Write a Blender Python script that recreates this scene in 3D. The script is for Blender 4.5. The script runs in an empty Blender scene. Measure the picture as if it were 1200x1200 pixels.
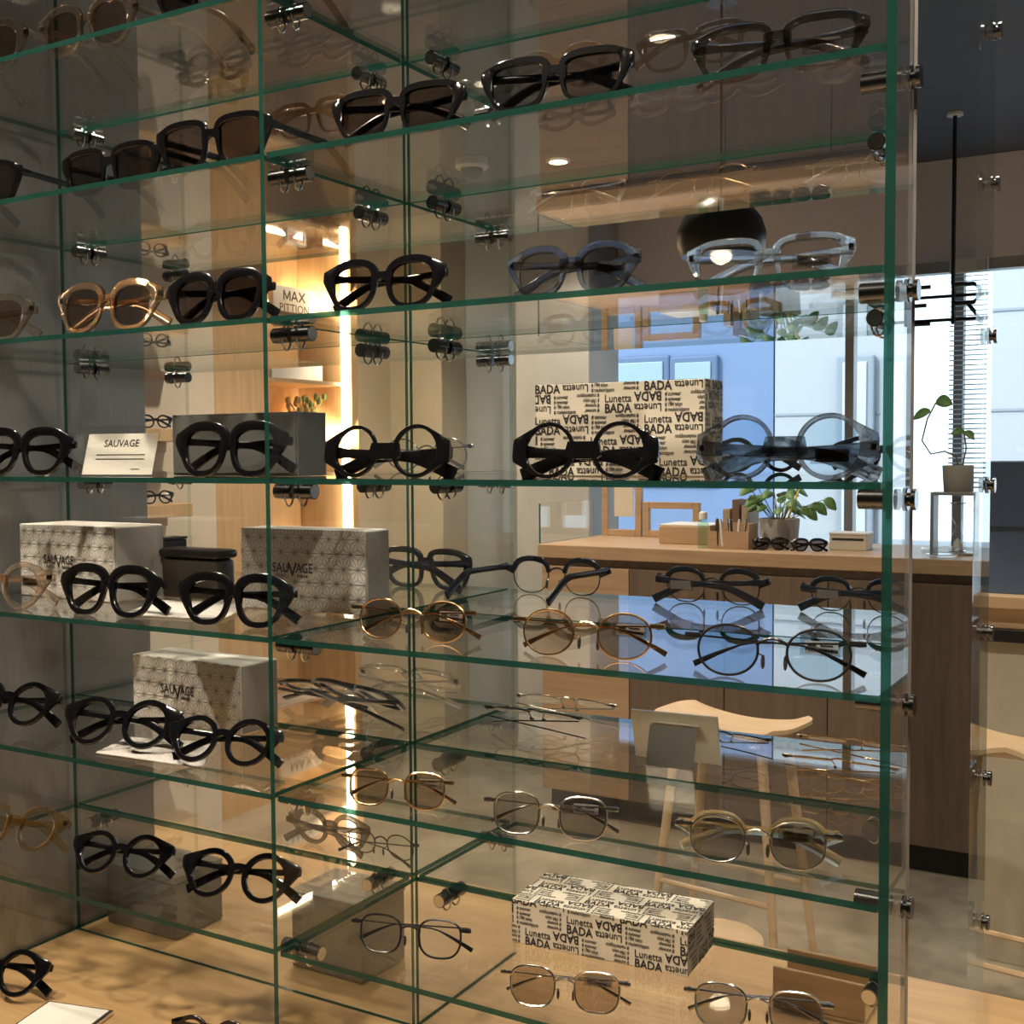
import bpy, bmesh, math, random
from mathutils import Vector, Matrix
random.seed(7)
SC = bpy.context.scene
COL = SC.collection
R = math.radians

# ------------------------------------------------------------------ camera
CAM = Vector((0.8451, -0.9416, -0.3123)); YAW, PIT, ROL, FPX = -0.5258, -0.0501, -0.0066, 1371.5
FW = Vector((math.sin(YAW)*math.cos(PIT), math.cos(YAW)*math.cos(PIT), math.sin(PIT)))
_r = Vector((math.cos(YAW), -math.sin(YAW), 0)); _u = _r.cross(FW)
RT = _r*math.cos(ROL) + _u*math.sin(ROL); UP = -_r*math.sin(ROL) + _u*math.cos(ROL)
cd = bpy.data.cameras.new('camera'); cd.sensor_width = 36; cd.lens = FPX/1200*36; cd.clip_start = 0.02; cd.clip_end = 200
co = bpy.data.objects.new('camera', cd); COL.objects.link(co)
m = Matrix((RT, UP, -FW)).transposed().to_4x4(); m.translation = CAM
co.matrix_world = m; SC.camera = co

# ------------------------------------------------------------------ world, sun, exposure
w = bpy.data.worlds.new('world'); SC.world = w; w.use_nodes = True
bg = w.node_tree.nodes['Background']; bg.inputs[0].default_value = (.70, .86, 1.0, 1); bg.inputs[1].default_value = 2.1
sl = bpy.data.lights.new('sun', 'SUN'); sl.energy = 2.6; sl.color = (1, .96, .9); sl.angle = R(1)
so = bpy.data.objects.new('sun', sl); COL.objects.link(so); so.rotation_euler = (R(52), 0, R(-35))
SC.view_settings.view_transform = 'Standard'; SC.view_settings.look = 'None'
SC.view_settings.exposure = 0.35; SC.view_settings.gamma = 1; SC.view_settings.use_curve_mapping = False
cy = SC.cycles
cy.max_bounces = 10; cy.glossy_bounces = 6; cy.transmission_bounces = 8; cy.diffuse_bounces = 3
cy.transparent_max_bounces = 48; cy.caustics_reflective = False; cy.caustics_refractive = False
cy.sample_clamp_indirect = 4; cy.blur_glossy = .3; cy.use_denoising = True

# the room: table top, shelf rows, cabinet
H, W, D, D2 = 0.17, 0.6344, 0.2607, 0.5145
ZT, ZF, ZC = -1.045, -1.85, 0.98             # table top, floor, ceiling
YB, XL, XR, YF = 4.6, -3.0, 2.6, -2.6        # back wall, left wall, right wall, wall behind the camera

def ray(px, py): return FW + RT*((px-600)/FPX) - UP*((py-600)/FPX)
def at(px, py, Y):
    d = ray(px, py); return CAM + d*((Y-CAM.y)/d.y)
def atx(px, py, X):
    d = ray(px, py); return CAM + d*((X-CAM.x)/d.x)
def atz(px, py, Z):
    d = ray(px, py); return CAM + d*((Z-CAM.z)/d.z)
def flip(p): return Vector((2*(W+.0121)-p.x, p.y, p.z))

def area(name, loc, size, power, col, rot=(0,0,0), sy=None):
    l = bpy.data.lights.new(name, 'AREA'); l.energy = power; l.color = col; l.size = size
    if sy: l.shape = 'RECTANGLE'; l.size_y = sy
    o = bpy.data.objects.new(name, l); COL.objects.link(o); o.location = loc; o.rotation_euler = rot
    return o
pl = area('window_portal', (.9, YB-.02, -.2), 4.4, 1, (1,1,1), (R(-90), 0, 0), 1.5); pl.data.cycles.is_portal = True

# ------------------------------------------------------------------ materials
MATS = {}
def nmat(name):
    mt = bpy.data.materials.new(name); mt.use_nodes = True; mt.node_tree.nodes.clear(); MATS[name] = mt
    nt = mt.node_tree; out = nt.nodes.new('ShaderNodeOutputMaterial')
    return nt, out
def pbr(name, col, rough=.5, metal=0, spec=.5, coat=0, trans=0, ior=1.5, emit=None, es=0, noise=None, bump=None):
    nt, out = nmat(name); b = nt.nodes.new('ShaderNodeBsdfPrincipled')
    b.inputs['Base Color'].default_value = (*col, 1); b.inputs['Roughness'].default_value = rough
    b.inputs['Metallic'].default_value = metal; b.inputs['Specular IOR Level'].default_value = spec
    b.inputs['Coat Weight'].default_value = coat; b.inputs['Transmission Weight'].default_value = trans; b.inputs['IOR'].default_value = ior
    if emit: b.inputs['Emission Color'].default_value = (*emit, 1); b.inputs['Emission Strength'].default_value = es
    nt.links.new(b.outputs[0], out.inputs[0])
    if noise or bump:
        tc = nt.nodes.new('ShaderNodeTexCoord'); mp = nt.nodes.new('ShaderNodeMapping'); nt.links.new(tc.outputs['Object'], mp.inputs[0])
    if noise:
        col2, scale, stretch = noise
        mp.inputs['Scale'].default_value = stretch
        n = nt.nodes.new('ShaderNodeTexNoise'); n.inputs['Scale'].default_value = scale; n.inputs['Detail'].default_value = 6; n.inputs['Roughness'].default_value = .65
        nt.links.new(mp.outputs[0], n.inputs['Vector'])
        cr = nt.nodes.new('ShaderNodeValToRGB'); cr.color_ramp.elements[0].position = .32; cr.color_ramp.elements[1].position = .7
        cr.color_ramp.elements[0].color = (*col, 1); cr.color_ramp.elements[1].color = (*col2, 1)
        nt.links.new(n.outputs[0], cr.inputs[0]); nt.links.new(cr.outputs[0], b.inputs['Base Color'])
    if bump:
        sc_, st = bump
        n2 = nt.nodes.new('ShaderNodeTexNoise'); n2.inputs['Scale'].default_value = sc_; n2.inputs['Detail'].default_value = 3
        nt.links.new(mp.outputs[0], n2.inputs['Vector'])
        bp = nt.nodes.new('ShaderNodeBump'); bp.inputs['Strength'].default_value = st; bp.inputs['Distance'].default_value = .002
        nt.links.new(n2.outputs[0], bp.inputs['Height']); nt.links.new(bp.outputs[0], b.inputs['Normal'])
    return MATS[name]
def thin_glass(name, tint, f0=.04, gcol=(1,1,1), rough=0.0, k=.96):
    # thin pane: tinted see-through plus Schlick mirror reflection on each face
    nt, out = nmat(name)
    g = nt.nodes.new('ShaderNodeNewGeometry'); d = nt.nodes.new('ShaderNodeVectorMath'); d.operation = 'DOT_PRODUCT'
    nt.links.new(g.outputs['Normal'], d.inputs[0]); nt.links.new(g.outputs['Incoming'], d.inputs[1])
    def mth(op, a, b=None):
        n = nt.nodes.new('ShaderNodeMath'); n.operation = op
        for i, v in enumerate((a, b)):
            if v is None: continue
            if isinstance(v, (int, float)): n.inputs[i].default_value = v
            else: nt.links.new(v, n.inputs[i])
        return n.outputs[0]
    c = mth('ABSOLUTE', d.outputs['Value']); om = mth('SUBTRACT', 1.0, c); p5 = mth('POWER', om, 5.0)
    fr = mth('ADD', mth('MULTIPLY', p5, k-f0), f0)
    t = nt.nodes.new('ShaderNodeBsdfTransparent'); t.inputs[0].default_value = (*tint, 1)
    gl = nt.nodes.new('ShaderNodeBsdfGlossy'); gl.inputs['Roughness'].default_value = rough; gl.inputs[0].default_value = (*gcol, 1)
    mx = nt.nodes.new('ShaderNodeMixShader'); nt.links.new(fr, mx.inputs[0]); nt.links.new(t.outputs[0], mx.inputs[1]); nt.links.new(gl.outputs[0], mx.inputs[2])
    nt.links.new(mx.outputs[0], out.inputs[0]); return MATS[name]
def wood(name, c1, c2, axis=0, scale=3.0, rough=.45):
    nt, out = nmat(name); b = nt.nodes.new('ShaderNodeBsdfPrincipled'); b.inputs['Roughness'].default_value = rough
    tc = nt.nodes.new('ShaderNodeTexCoord'); mp = nt.nodes.new('ShaderNodeMapping'); nt.links.new(tc.outputs['Object'], mp.inputs[0])
    s = [14, 14, 14]; s[axis] = .9; mp.inputs['Scale'].default_value = s
    n = nt.nodes.new('ShaderNodeTexNoise'); n.inputs['Scale'].default_value = scale; n.inputs['Detail'].default_value = 8; n.inputs['Roughness'].default_value = .6; n.inputs['Distortion'].default_value = .6
    nt.links.new(mp.outputs[0], n.inputs['Vector'])
    cr = nt.nodes.new('ShaderNodeValToRGB'); cr.color_ramp.elements[0].position = .3; cr.color_ramp.elements[1].position = .72
    cr.color_ramp.elements[0].color = (*c1, 1); cr.color_ramp.elements[1].color = (*c2, 1)
    nt.links.new(n.outputs[0], cr.inputs[0]); nt.links.new(cr.outputs[0], b.inputs['Base Color']); nt.links.new(b.outputs[0], out.inputs[0])
    return MATS[name]

thin_glass('glass', (.990, .995, .992))
thin_glass('glass_room', (.985, .992, .99))
def edge_mat():
    nt, out = nmat('glass_edge')
    b = nt.nodes.new('ShaderNodeBsdfPrincipled'); b.inputs['Base Color'].default_value = (.014, .062, .050, 1); b.inputs['Roughness'].default_value = .12
    tl = nt.nodes.new('ShaderNodeBsdfTransparent'); tl.inputs[0].default_value = (.10, .34, .28, 1)
    tr = nt.nodes.new('ShaderNodeBsdfTranslucent'); tr.inputs[0].default_value = (.04, .16, .13, 1)
    m1 = nt.nodes.new('ShaderNodeMixShader'); m1.inputs[0].default_value = .35; nt.links.new(tl.outputs[0], m1.inputs[1]); nt.links.new(tr.outputs[0], m1.inputs[2])
    m2 = nt.nodes.new('ShaderNodeMixShader'); m2.inputs[0].default_value = .55; nt.links.new(m1.outputs[0], m2.inputs[1]); nt.links.new(b.outputs[0], m2.inputs[2])
    nt.links.new(m2.outputs[0], out.inputs[0])
edge_mat()
thin_glass('edge_light', (.80, .88, .85), .10)
pbr('mirror', (.86, .89, .88), .0, 1)
pbr('mirror_back', (.30, .29, .28), .34, .55, noise=((.38, .37, .36), 9, (60, 60, 2)), bump=(260, .12))
pbr('chrome', (.72, .72, .72), .07, 1); pbr('dark_chrome', (.16, .16, .165), .18, 1)
pbr('black_acetate', (.004, .004, .005), .16, 0, .35, .55)
pbr('navy_acetate', (.012, .016, .026), .16, 0, .38, .1)
pbr('brown_acetate', (.16, .085, .04), .15, 0, .5, .5)
pbr('red_brown_acetate', (.10, .035, .025), .15, 0, .5, .5)
def crystal(name, tint):
    nt, out = nmat(name)
    gl = nt.nodes.new('ShaderNodeBsdfGlass'); gl.inputs['IOR'].default_value = 1.35; gl.inputs['Roughness'].default_value = .03; gl.inputs[0].default_value = (*tint, 1)
    t = nt.nodes.new('ShaderNodeBsdfTransparent'); t.inputs[0].default_value = (*tint, 1)
    mx = nt.nodes.new('ShaderNodeMixShader'); mx.inputs[0].default_value = .64; nt.links.new(t.outputs[0], mx.inputs[1]); nt.links.new(gl.outputs[0], mx.inputs[2])
    nt.links.new(mx.outputs[0], out.inputs[0])
crystal('crystal_acetate', (.88, .88, .87)); crystal('grey_acetate', (.56, .54, .52)); crystal('peach_acetate', (.98, .91, .83))
crystal('amber_acetate', (.97, .88, .72)); crystal('smoke_acetate', (.58, .57, .56)); crystal('cream_acetate', (.92, .90, .80))
pbr('gold', (.72, .48, .25), .2, 1); pbr('silver', (.62, .60, .57), .2, 1); pbr('black_metal', (.02, .02, .022), .28, .4)
pbr('nose_pad', (.05, .05, .05), .3)
for n_, t_ in (('lens_clear', (.985,.985,.985)), ('lens_brown', (.70,.61,.55)), ('lens_dark', (.50,.45,.45)), ('lens_grey', (.68,.68,.70)), ('lens_blue', (.84,.91,.95)), ('lens_taupe', (.77,.71,.65)), ('lens_smoke', (.75,.74,.73))):
    thin_glass(n_, t_)
thin_glass('tag_film', (.86, .86, .88), .08)
pbr('tag_paper', (.36, .34, .34), .5); pbr('ink', (.02, .02, .022), .6); pbr('grey_ink', (.28, .28, .28), .6); pbr('red_ink', (.55, .05, .04), .6)
pbr('card_white', (.74, .72, .68), .6); pbr('card_cream', (.66, .60, .50), .7); pbr('card_grey', (.36, .35, .34), .6)
pbr('box_grey', (.10, .105, .10), .3); pbr('case_dark', (.045, .04, .035), .35); pbr('block_black', (.012, .012, .013), .3)
pbr('cloth', (.62, .60, .57), .9, noise=((.36, .35, .34), 260, (1, 1, 1)))
thin_glass('acrylic', (.97, .97, .96), .05); pbr('steel_plate', (.52, .50, .46), .25, .9)
wood('oak', (.44, .27, .12), (.58, .38, .19), 2, 3); wood('oak_table', (.36, .215, .095), (.50, .32, .15), 0, 3, .4)
wood('wood_counter', (.40, .26, .15), (.54, .37, .23), 0, 3); wood('wood_brown', (.13, .09, .065), (.20, .14, .10), 2, 2.5); wood('wood_light', (.60, .42, .25), (.72, .54, .35), 0, 2)
wood('wood_tray', (.26, .15, .06), (.42, .26, .11), 0, 3)
pbr('concrete_floor', (.17, .145, .11), .4, noise=((.50, .44, .34), 2.6, (1, 1, 1)))
pbr('ceiling_paint', (.095, .115, .155), .8); pbr('wall_cream', (.58, .50, .40), .8); pbr('wall_grey', (.36, .39, .41), .8, noise=((.42, .45, .46), 2, (1, 1, 1)))
pbr('wall_upper', (.74, .70, .74), .8); pbr('wall_dark', (.09, .085, .08), .8)
pbr('concrete_warm', (.50, .44, .34), .8, noise=((.62, .56, .45), 5, (1, 1, .6))); pbr('concrete_grey', (.40, .41, .41), .8, noise=((.52, .52, .51), 4, (1, 1, .5)))
def slat_mat():
    nt, out = nmat('blind_slat'); d = nt.nodes.new('ShaderNodeBsdfDiffuse'); d.inputs[0].default_value = (.8,.8,.8,1); t = nt.nodes.new('ShaderNodeBsdfTranslucent'); t.inputs[0].default_value = (.85,.88,.9,1)
    m_ = nt.nodes.new('ShaderNodeMixShader'); m_.inputs[0].default_value = .6; nt.links.new(d.outputs[0], m_.inputs[1]); nt.links.new(t.outputs[0], m_.inputs[2]); nt.links.new(m_.outputs[0], out.inputs[0])
slat_mat()
pbr('white_paint', (.75, .75, .74), .5); pbr('black_paint', (.012, .012, .014), .35); pbr('navy_paint', (.06, .10, .18), .5); pbr('grey_metal', (.40, .41, .42), .4, .6)
pbr('led', (1, 1, 1), .5, emit=(1, .86, .62), es=14); pbr('lamp_glow', (1, 1, 1), .5, emit=(1, .82, .58), es=10)
pbr('facade_white', (.44, .48, .51), .8); pbr('facade_blue', (.16, .25, .42), .6); pbr('facade_blue_dark', (.10, .16, .28), .6); pbr('facade_grey', (.30, .35, .40), .8); pbr('facade_glass', (.30, .42, .46), .15)
pbr('facade_light', (.56, .61, .65), .7); pbr('street', (.30, .31, .32), .8)
pbr('pot_grey', (.34, .32, .29), .8); pbr('leaf', (.12, .24, .07), .5); pbr('stem', (.14, .15, .07), .6); pbr('straw', (.50, .36, .14), .8); pbr('yellow', (.75, .6, .05), .5)
pbr('book_brown', (.20, .12, .08), .6); pbr('book_tan', (.46, .36, .25), .6); thin_glass('bottle_green', (.74, .90, .82), .05); thin_glass('clear_ware', (.95, .965, .96), .07); pbr('sand', (.7, .7, .68), .8); pbr('shade_fabric', (.8, .8, .78), .8)

# ------------------------------------------------------------------ mesh helpers
class MB:
    def __init__(s): s.v = []; s.f = []; s.m = []
    def add(s, vs, fs, mi=0):
        o = len(s.v); s.v += [tuple(v) for v in vs]; s.f += [tuple(i+o for i in f) for f in fs]; s.m += [mi]*len(fs); return s
    def box(s, x0, x1, y0, y1, z0, z1, mi=0, mats=None):
        vs = [(x, y, z) for z in (z0, z1) for y in (y0, y1) for x in (x0, x1)]
        fs = [(0,2,3,1), (4,5,7,6), (0,1,5,4), (2,6,7,3), (0,4,6,2), (1,3,7,5)]   # bottom top front back left right
        o = len(s.v); s.add(vs, fs, mi)
        if mats: s.m[-6:] = mats
        return s
    def bbox(s, x0, x1, y0, y1, z0, z1, b=.004, mi=0):     # box with chamfered edges
        bm = bmesh.new(); bmesh.ops.create_cube(bm, size=1)
        for v in bm.verts: v.co = ((x0+x1)/2+v.co.x*(x1-x0), (y0+y1)/2+v.co.y*(y1-y0), (z0+z1)/2+v.co.z*(z1-z0))
        b = min(b, .45*min(x1-x0, y1-y0, z1-z0))
        bmesh.ops.bevel(bm, geom=list(bm.edges), offset=b, segments=2, affect='EDGES', profile=.5)
        bm.verts.index_update(); s.add([v.co for v in bm.verts], [[v.index for v in f.verts] for f in bm.faces], mi); bm.free(); return s
    def tube(s, pts, r, n=8, closed=False, mi=0, flat=1.0):
        pts = [Vector(p) for p in pts]; N = len(pts); rs = r if isinstance(r, (list, tuple)) else [r]*N
        vs = []; prev = None
        for i, p in enumerate(pts):
            a = pts[(i-1) % N] if (closed or i > 0) else p; b = pts[(i+1) % N] if (closed or i < N-1) else p
            t = (b-a).normalized()
            if prev is None:
                ref = Vector((0, 0, 1)) if abs(t.z) < .9 else Vector((0, 1, 0)); u = t.cross(ref).normalized()
            else: u = (prev - t*prev.dot(t)).normalized()
            prev = u; v = t.cross(u)
            for k in range(n):
                a_ = 2*math.pi*k/n; vs.append(p + (u*math.cos(a_)*flat + v*math.sin(a_))*rs[i])
        fs = []
        for i in range(N if closed else N-1):
            for k in range(n): fs.append((i*n+k, i*n+(k+1) % n, ((i+1) % N)*n+(k+1) % n, ((i+1) % N)*n+k))
        if not closed: fs += [tuple(range(n-1, -1, -1)), tuple(range((N-1)*n, N*n))]
        return s.add(vs, fs, mi)
    def strip(s, pts, hw, th, side, mi=0):      # rectangular section swept along pts: hw half heights list, th half thickness, side = thickness dir
        N = len(pts); vs = []; side = Vector(side)
        for i, p in enumerate(pts):
            p = Vector(p); a = Vector(pts[max(i-1, 0)]); b = Vector(pts[min(i+1, N-1)]); t = (b-a).normalized(); u = side.cross(t).normalized()
            sd = t.cross(u).normalized(); h = hw[i]; q = th[i] if isinstance(th, (list, tuple)) else th
            for du, ds in ((1,.6), (.6,1), (-.6,1), (-1,.6), (-1,-.6), (-.6,-1), (.6,-1), (1,-.6)): vs.append(p+u*h*du+sd*q*ds)
        fs = []
        for i in range(N-1):
            for k in range(8): fs.append((i*8+k, i*8+(k+1) % 8, (i+1)*8+(k+1) % 8, (i+1)*8+k))
        fs += [tuple(range(7, -1, -1)), tuple(range((N-1)*8, N*8))]
        return s.add(vs, fs, mi)
    def lathe(s, prof, n=24, c=(0,0,0), mi=0):
        vs = []; c = Vector(c)
        for r_, z_ in prof:
            for k in range(n): a = 2*math.pi*k/n; vs.append((c.x+r_*math.cos(a), c.y+r_*math.sin(a), c.z+z_))
        fs = []
        for i in range(len(prof)-1):
            for k in range(n): fs.append((i*n+k, i*n+(k+1) % n, (i+1)*n+(k+1) % n, (i+1)*n+k))
        fs += [tuple(range(n-1, -1, -1)), tuple(range((len(prof)-1)*n, len(prof)*n))]
        return s.add(vs, fs, mi)
    def ball(s, c, r, n=10, mi=0):
        c = Vector(c); r = Vector(r) if not isinstance(r, (int, float)) else Vector((r, r, r)); vs = []; fs = []
        for i in range(1, n//2):
            ph = math.pi*i/(n//2)
            for k in range(n): a = 2*math.pi*k/n; vs.append((c.x+r.x*math.sin(ph)*math.cos(a), c.y+r.y*math.sin(ph)*math.sin(a), c.z+r.z*math.cos(ph)))
        m_ = n//2-1; vs += [(c.x, c.y, c.z+r.z), (c.x, c.y, c.z-r.z)]
        for i in range(m_-1):
            for k in range(n): fs.append((i*n+k, (i+1)*n+k, (i+1)*n+(k+1) % n, i*n+(k+1) % n))
        for k in range(n): fs.append((m_*n, k, (k+1) % n)); fs.append((m_*n+1, (m_-1)*n+(k+1) % n, (m_-1)*n+k))
        return s.add(vs, fs, mi)
    def cyl(s, a, b, r, n=16, mi=0): return s.tube([a, b], r, n, mi=mi)
    def prism(s, poly, y0, y1, mi=0):           # polygon in xz pushed from y0 to y1
        n = len(poly); vs = [(x, y0, z) for x, z in poly]+[(x, y1, z) for x, z in poly]
        fs = [tuple(range(n)), tuple(range(2*n-1, n-1, -1))]+[(i, i+n, (i+1) % n+n, (i+1) % n) for i in range(n)]
        return s.add(vs, fs, mi)
    def xform(s, M): s.v = [tuple(M @ Vector(v)) for v in s.v]; return s
    def build(s, name, mat, parent=None, smooth=False, kind=None):
        me = bpy.data.meshes.new(name); me.from_pydata(s.v, [], s.f)
        for mm in (mat if isinstance(mat, (list, tuple)) else [mat]): me.materials.append(MATS[mm])
        me.polygons.foreach_set('material_index', s.m)
        bm = bmesh.new(); bm.from_mesh(me); bmesh.ops.recalc_face_normals(bm, faces=bm.faces); bm.to_mesh(me); bm.free()
        if smooth:
            me.polygons.foreach_set('use_smooth', [True]*len(me.polygons)); me.set_sharp_from_angle(angle=R(38))
        o = bpy.data.objects.new(name, me); COL.objects.link(o); o.parent = parent
        if kind: o['kind'] = kind
        return o
def tag(o, label, cat, group=None):
    o['label'] = label; o['category'] = cat
    if group: o['group'] = group
    return o
def thing(name, label, cat, loc=(0,0,0), rz=0, group=None):
    o = bpy.data.objects.new(name, None); o.empty_display_size = .02; COL.objects.link(o); o.location = loc; o.rotation_euler = (0, 0, rz)
    return tag(o, label, cat, group)
def copy_tree(o, parent=None):
    c = o.copy(); COL.objects.link(c); c.parent = parent
    for ch in list(o.children): copy_tree(ch, c)
    return c
_tc = {}
def text2d(body, size, bold=0.0):
    key = (body, bold)
    if key not in _tc:
        cu = bpy.data.curves.new('t', 'FONT'); cu.body = body; cu.size = 1; cu.offset = bold; cu.resolution_u = 2; cu.align_x = 'LEFT'
        ob = bpy.data.objects.new('t', cu); COL.objects.link(ob); dg = bpy.context.evaluated_depsgraph_get(); dg.update()
        me = ob.evaluated_get(dg).to_mesh(); vs = [(v.co.x, v.co.y) for v in me.vertices]; fs = [tuple(p.vertices) for p in me.polygons]
        ob.evaluated_get(dg).to_mesh_clear(); bpy.data.objects.remove(ob); bpy.data.curves.remove(cu)
        x0 = min(v[0] for v in vs); x1 = max(v[0] for v in vs)
        _tc[key] = ([(x-x0, y) for x, y in vs], fs, x1-x0)
    vs, fs, wd = _tc[key]
    return [(x*size, y*size) for x, y in vs], fs, wd*size
class P2:                                       # flat print: 2-D pieces clipped to a rectangle, then laid on a face
    def __init__(s): s.v = []; s.f = []
    def text(s, body, x, y, size, bold=0, width=None, rot=False, center=False):
        vs, fs, wd = text2d(body, size, bold); k = width/wd if width else 1
        if center: x -= wd*k/2
        o = len(s.v)
        s.v += [((x+width-a*k if rot else x+a*k), (y+size*.72-b if rot else y+b)) for a, b in vs]
        s.f += [tuple(i+o for i in f) for f in fs]; return s
    def line(s, a, b, t):
        a = Vector(a); b = Vector(b); d = (b-a).normalized(); n = Vector((-d.y, d.x))*t/2; o = len(s.v)
        s.v += [tuple(a+n), tuple(a-n), tuple(b-n), tuple(b+n)]; s.f.append((o, o+1, o+2, o+3)); return s
    def rect(s, x0, y0, x1, y1):
        o = len(s.v); s.v += [(x0,y0), (x1,y0), (x1,y1), (x0,y1)]; s.f.append((o, o+1, o+2, o+3)); return s
    def lay(s, name, mat, parent, O, ux, uy, wd, ht, proud=.0004, clip=True):
        bm = bmesh.new(); vv = [bm.verts.new((x, y, 0)) for x, y in s.v]
        for f in s.f:
            try: bm.faces.new([vv[i] for i in f])
            except ValueError: pass
        if clip:
            for co_, no in (((0,0,0), (-1,0,0)), ((wd,0,0), (1,0,0)), ((0,0,0), (0,-1,0)), ((0,ht,0), (0,1,0))):
                bmesh.ops.bisect_plane(bm, geom=list(bm.verts)+list(bm.edges)+list(bm.faces), plane_co=co_, plane_no=no, clear_outer=True)
        O = Vector(O); ux = Vector(ux).normalized(); uy = Vector(uy).normalized(); nn = ux.cross(uy)
        for v in bm.verts: v.co = O+ux*v.co.x+uy*v.co.y+nn*proud
        me = bpy.data.meshes.new(name); bm.to_mesh(me); bm.free(); me.materials.append(MATS[mat])
        o = bpy.data.objects.new(name, me); COL.objects.link(o); o.parent = parent; return o

# ------------------------------------------------------------------ room shell
def struct(mb, name, mat):
    o = mb.build(name, mat); o['kind'] = 'structure'; return o
struct(MB().box(XL-.2, XR+.2, YF-.2, YB+.3, ZF-.2, ZF), 'floor', 'concrete_floor')
struct(MB().box(XL-.2, XR+.2, YF-.2, YB+.3, ZC, ZC+.2), 'ceiling', 'ceiling_paint')
DN = .35; XW = XL+DN; NY = atx(250, 400, XW).y
struct(MB().box(XL-.2, XL, YF-.2, YB+.3, ZF, ZC).box(XL, XW, YF, NY-.001, ZF, ZC), 'wall_left', 'wall_cream')
struct(MB().box(XR, XR+.2, YF-.2, YB+.3, ZF, ZC), 'wall_right', 'wall_grey')
struct(MB().box(XL, XR, YF-.2, YF, ZF, ZC), 'wall_front', 'wall_dark')
WX0 = at(690, 400, YB).x; WZ1 = at(1100, 306, YB).z; WZ0 = -1.05
wb = MB(); wb.box(XL, WX0, YB, YB+.2, ZF, ZC); wb.box(WX0, XR, YB, YB+.2, ZF, WZ0); wb.box(WX0, XR, YB, YB+.2, WZ1, ZC, 1)
struct(wb, 'wall_back', ['wall_grey', 'wall_upper'])
# concrete columns on the back wall
xa, xb = at(415, 400, YB-.25).x, at(517, 400, YB-.25).x
struct(MB().bbox(xa, xb, YB-.25, YB-.002, ZF, ZC, .006), 'trim_1', 'concrete_warm')
xc = at(604, 400, YB-.35).x
struct(MB().bbox(xc, at(690, 400, YB-.35).x, YB-.35, YB-.002, ZF, ZC, .006), 'trim_2', 'concrete_grey')
# window: frame and panes
win = bpy.data.objects.new('window_1', None); COL.objects.link(win); win['kind'] = 'structure'
fx = [WX0, -.55, .42, 1.36, 1.98, XR]
fm = MB()
fm.box(WX0, XR, YB+.02, YB+.09, WZ1-.05, WZ1); fm.box(WX0, XR, YB+.02, YB+.09, WZ0, WZ0+.05)
fm.build('window_frame', 'grey_metal', win)
for i in range(1, len(fx)-1): MB().box(fx[i]-.02, fx[i]+.02, YB+.021, YB+.089, WZ0+.05, WZ1-.05).build('mullion', 'grey_metal', win)
for i in range(len(fx)-1): MB().box(fx[i]+.021, fx[i+1]-.021, YB+.05, YB+.058, WZ0+.05, WZ1-.05).build('pane', 'glass_room', win)

# ------------------------------------------------------------------ glass cabinet
cab = thing('display_cabinet', 'tall clear glass double sided display cabinet of upright panes with green edges', 'cabinet', (0, 0, ZT))
ZTOP = .62
def pane(name, x0, x1, y0, y1, z0, z1, thin, parent=None):
    mats = [1]*6
    if thin == 'x': mats[4] = mats[5] = 0; mats[3] = 2
    if thin == 'y': mats[2] = mats[3] = 0
    if thin == 'z': mats[0] = mats[1] = 0
    return MB().box(x0, x1, y0, y1, z0, z1, mats=mats).build(name, ['glass', 'glass_edge', 'edge_light'], parent)
zb = 0.0005
def cpane(n, x0, x1, y0, y1, t):
    o = pane(n, x0, x1, y0, y1, zb, ZTOP-ZT, t, cab); return o
cpane('end_panel', W+.001, W+.009, 0, D2, 'x'); cpane('end_panel', -W-.009, -W-.001, 0, D2, 'x')
cpane('partition_panel', -.003, .003, 0, D2, 'x')
cpane('back_panel', .0035, W+.0005, D-.003, D+.003, 'y'); cpane('back_panel', -W-.0005, -.0035, D-.003, D+.003, 'y')

# mirrors stuck on the outside of both end panels
def Yat(px, X): return atx(px, 560, X).y
mirror_y = {1: (Yat(1070, W+.012), Yat(1141, W+.012)), -1: (Yat(1070, W+.012), Yat(172, -W-.0095))}
for s, lab in ((1, 'tall mirror on outer face of the glass cabinet end beside the wooden stool'), (-1, 'grey brushed back of mirror behind SAUVAGE sign stand and clear peach sunglasses')):
    t = thing('mirror_panel', lab, 'mirror', (s*(W+.0095), sum(mirror_y[s])/2, ZT+.0005))
    hy = (mirror_y[s][1]-mirror_y[s][0])/2
    MB().box(*sorted((s*.0014, s*.0026)), -hy, hy, 0, ZTOP-ZT-.01, mats=[1,1,1,1,0,0]).build('silvering', ['mirror', 'mirror_back'], t)
    MB().box(*sorted((0, s*.0013)), -hy, hy, 0, ZTOP-ZT-.01).build('backing', 'mirror_back', t)

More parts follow.
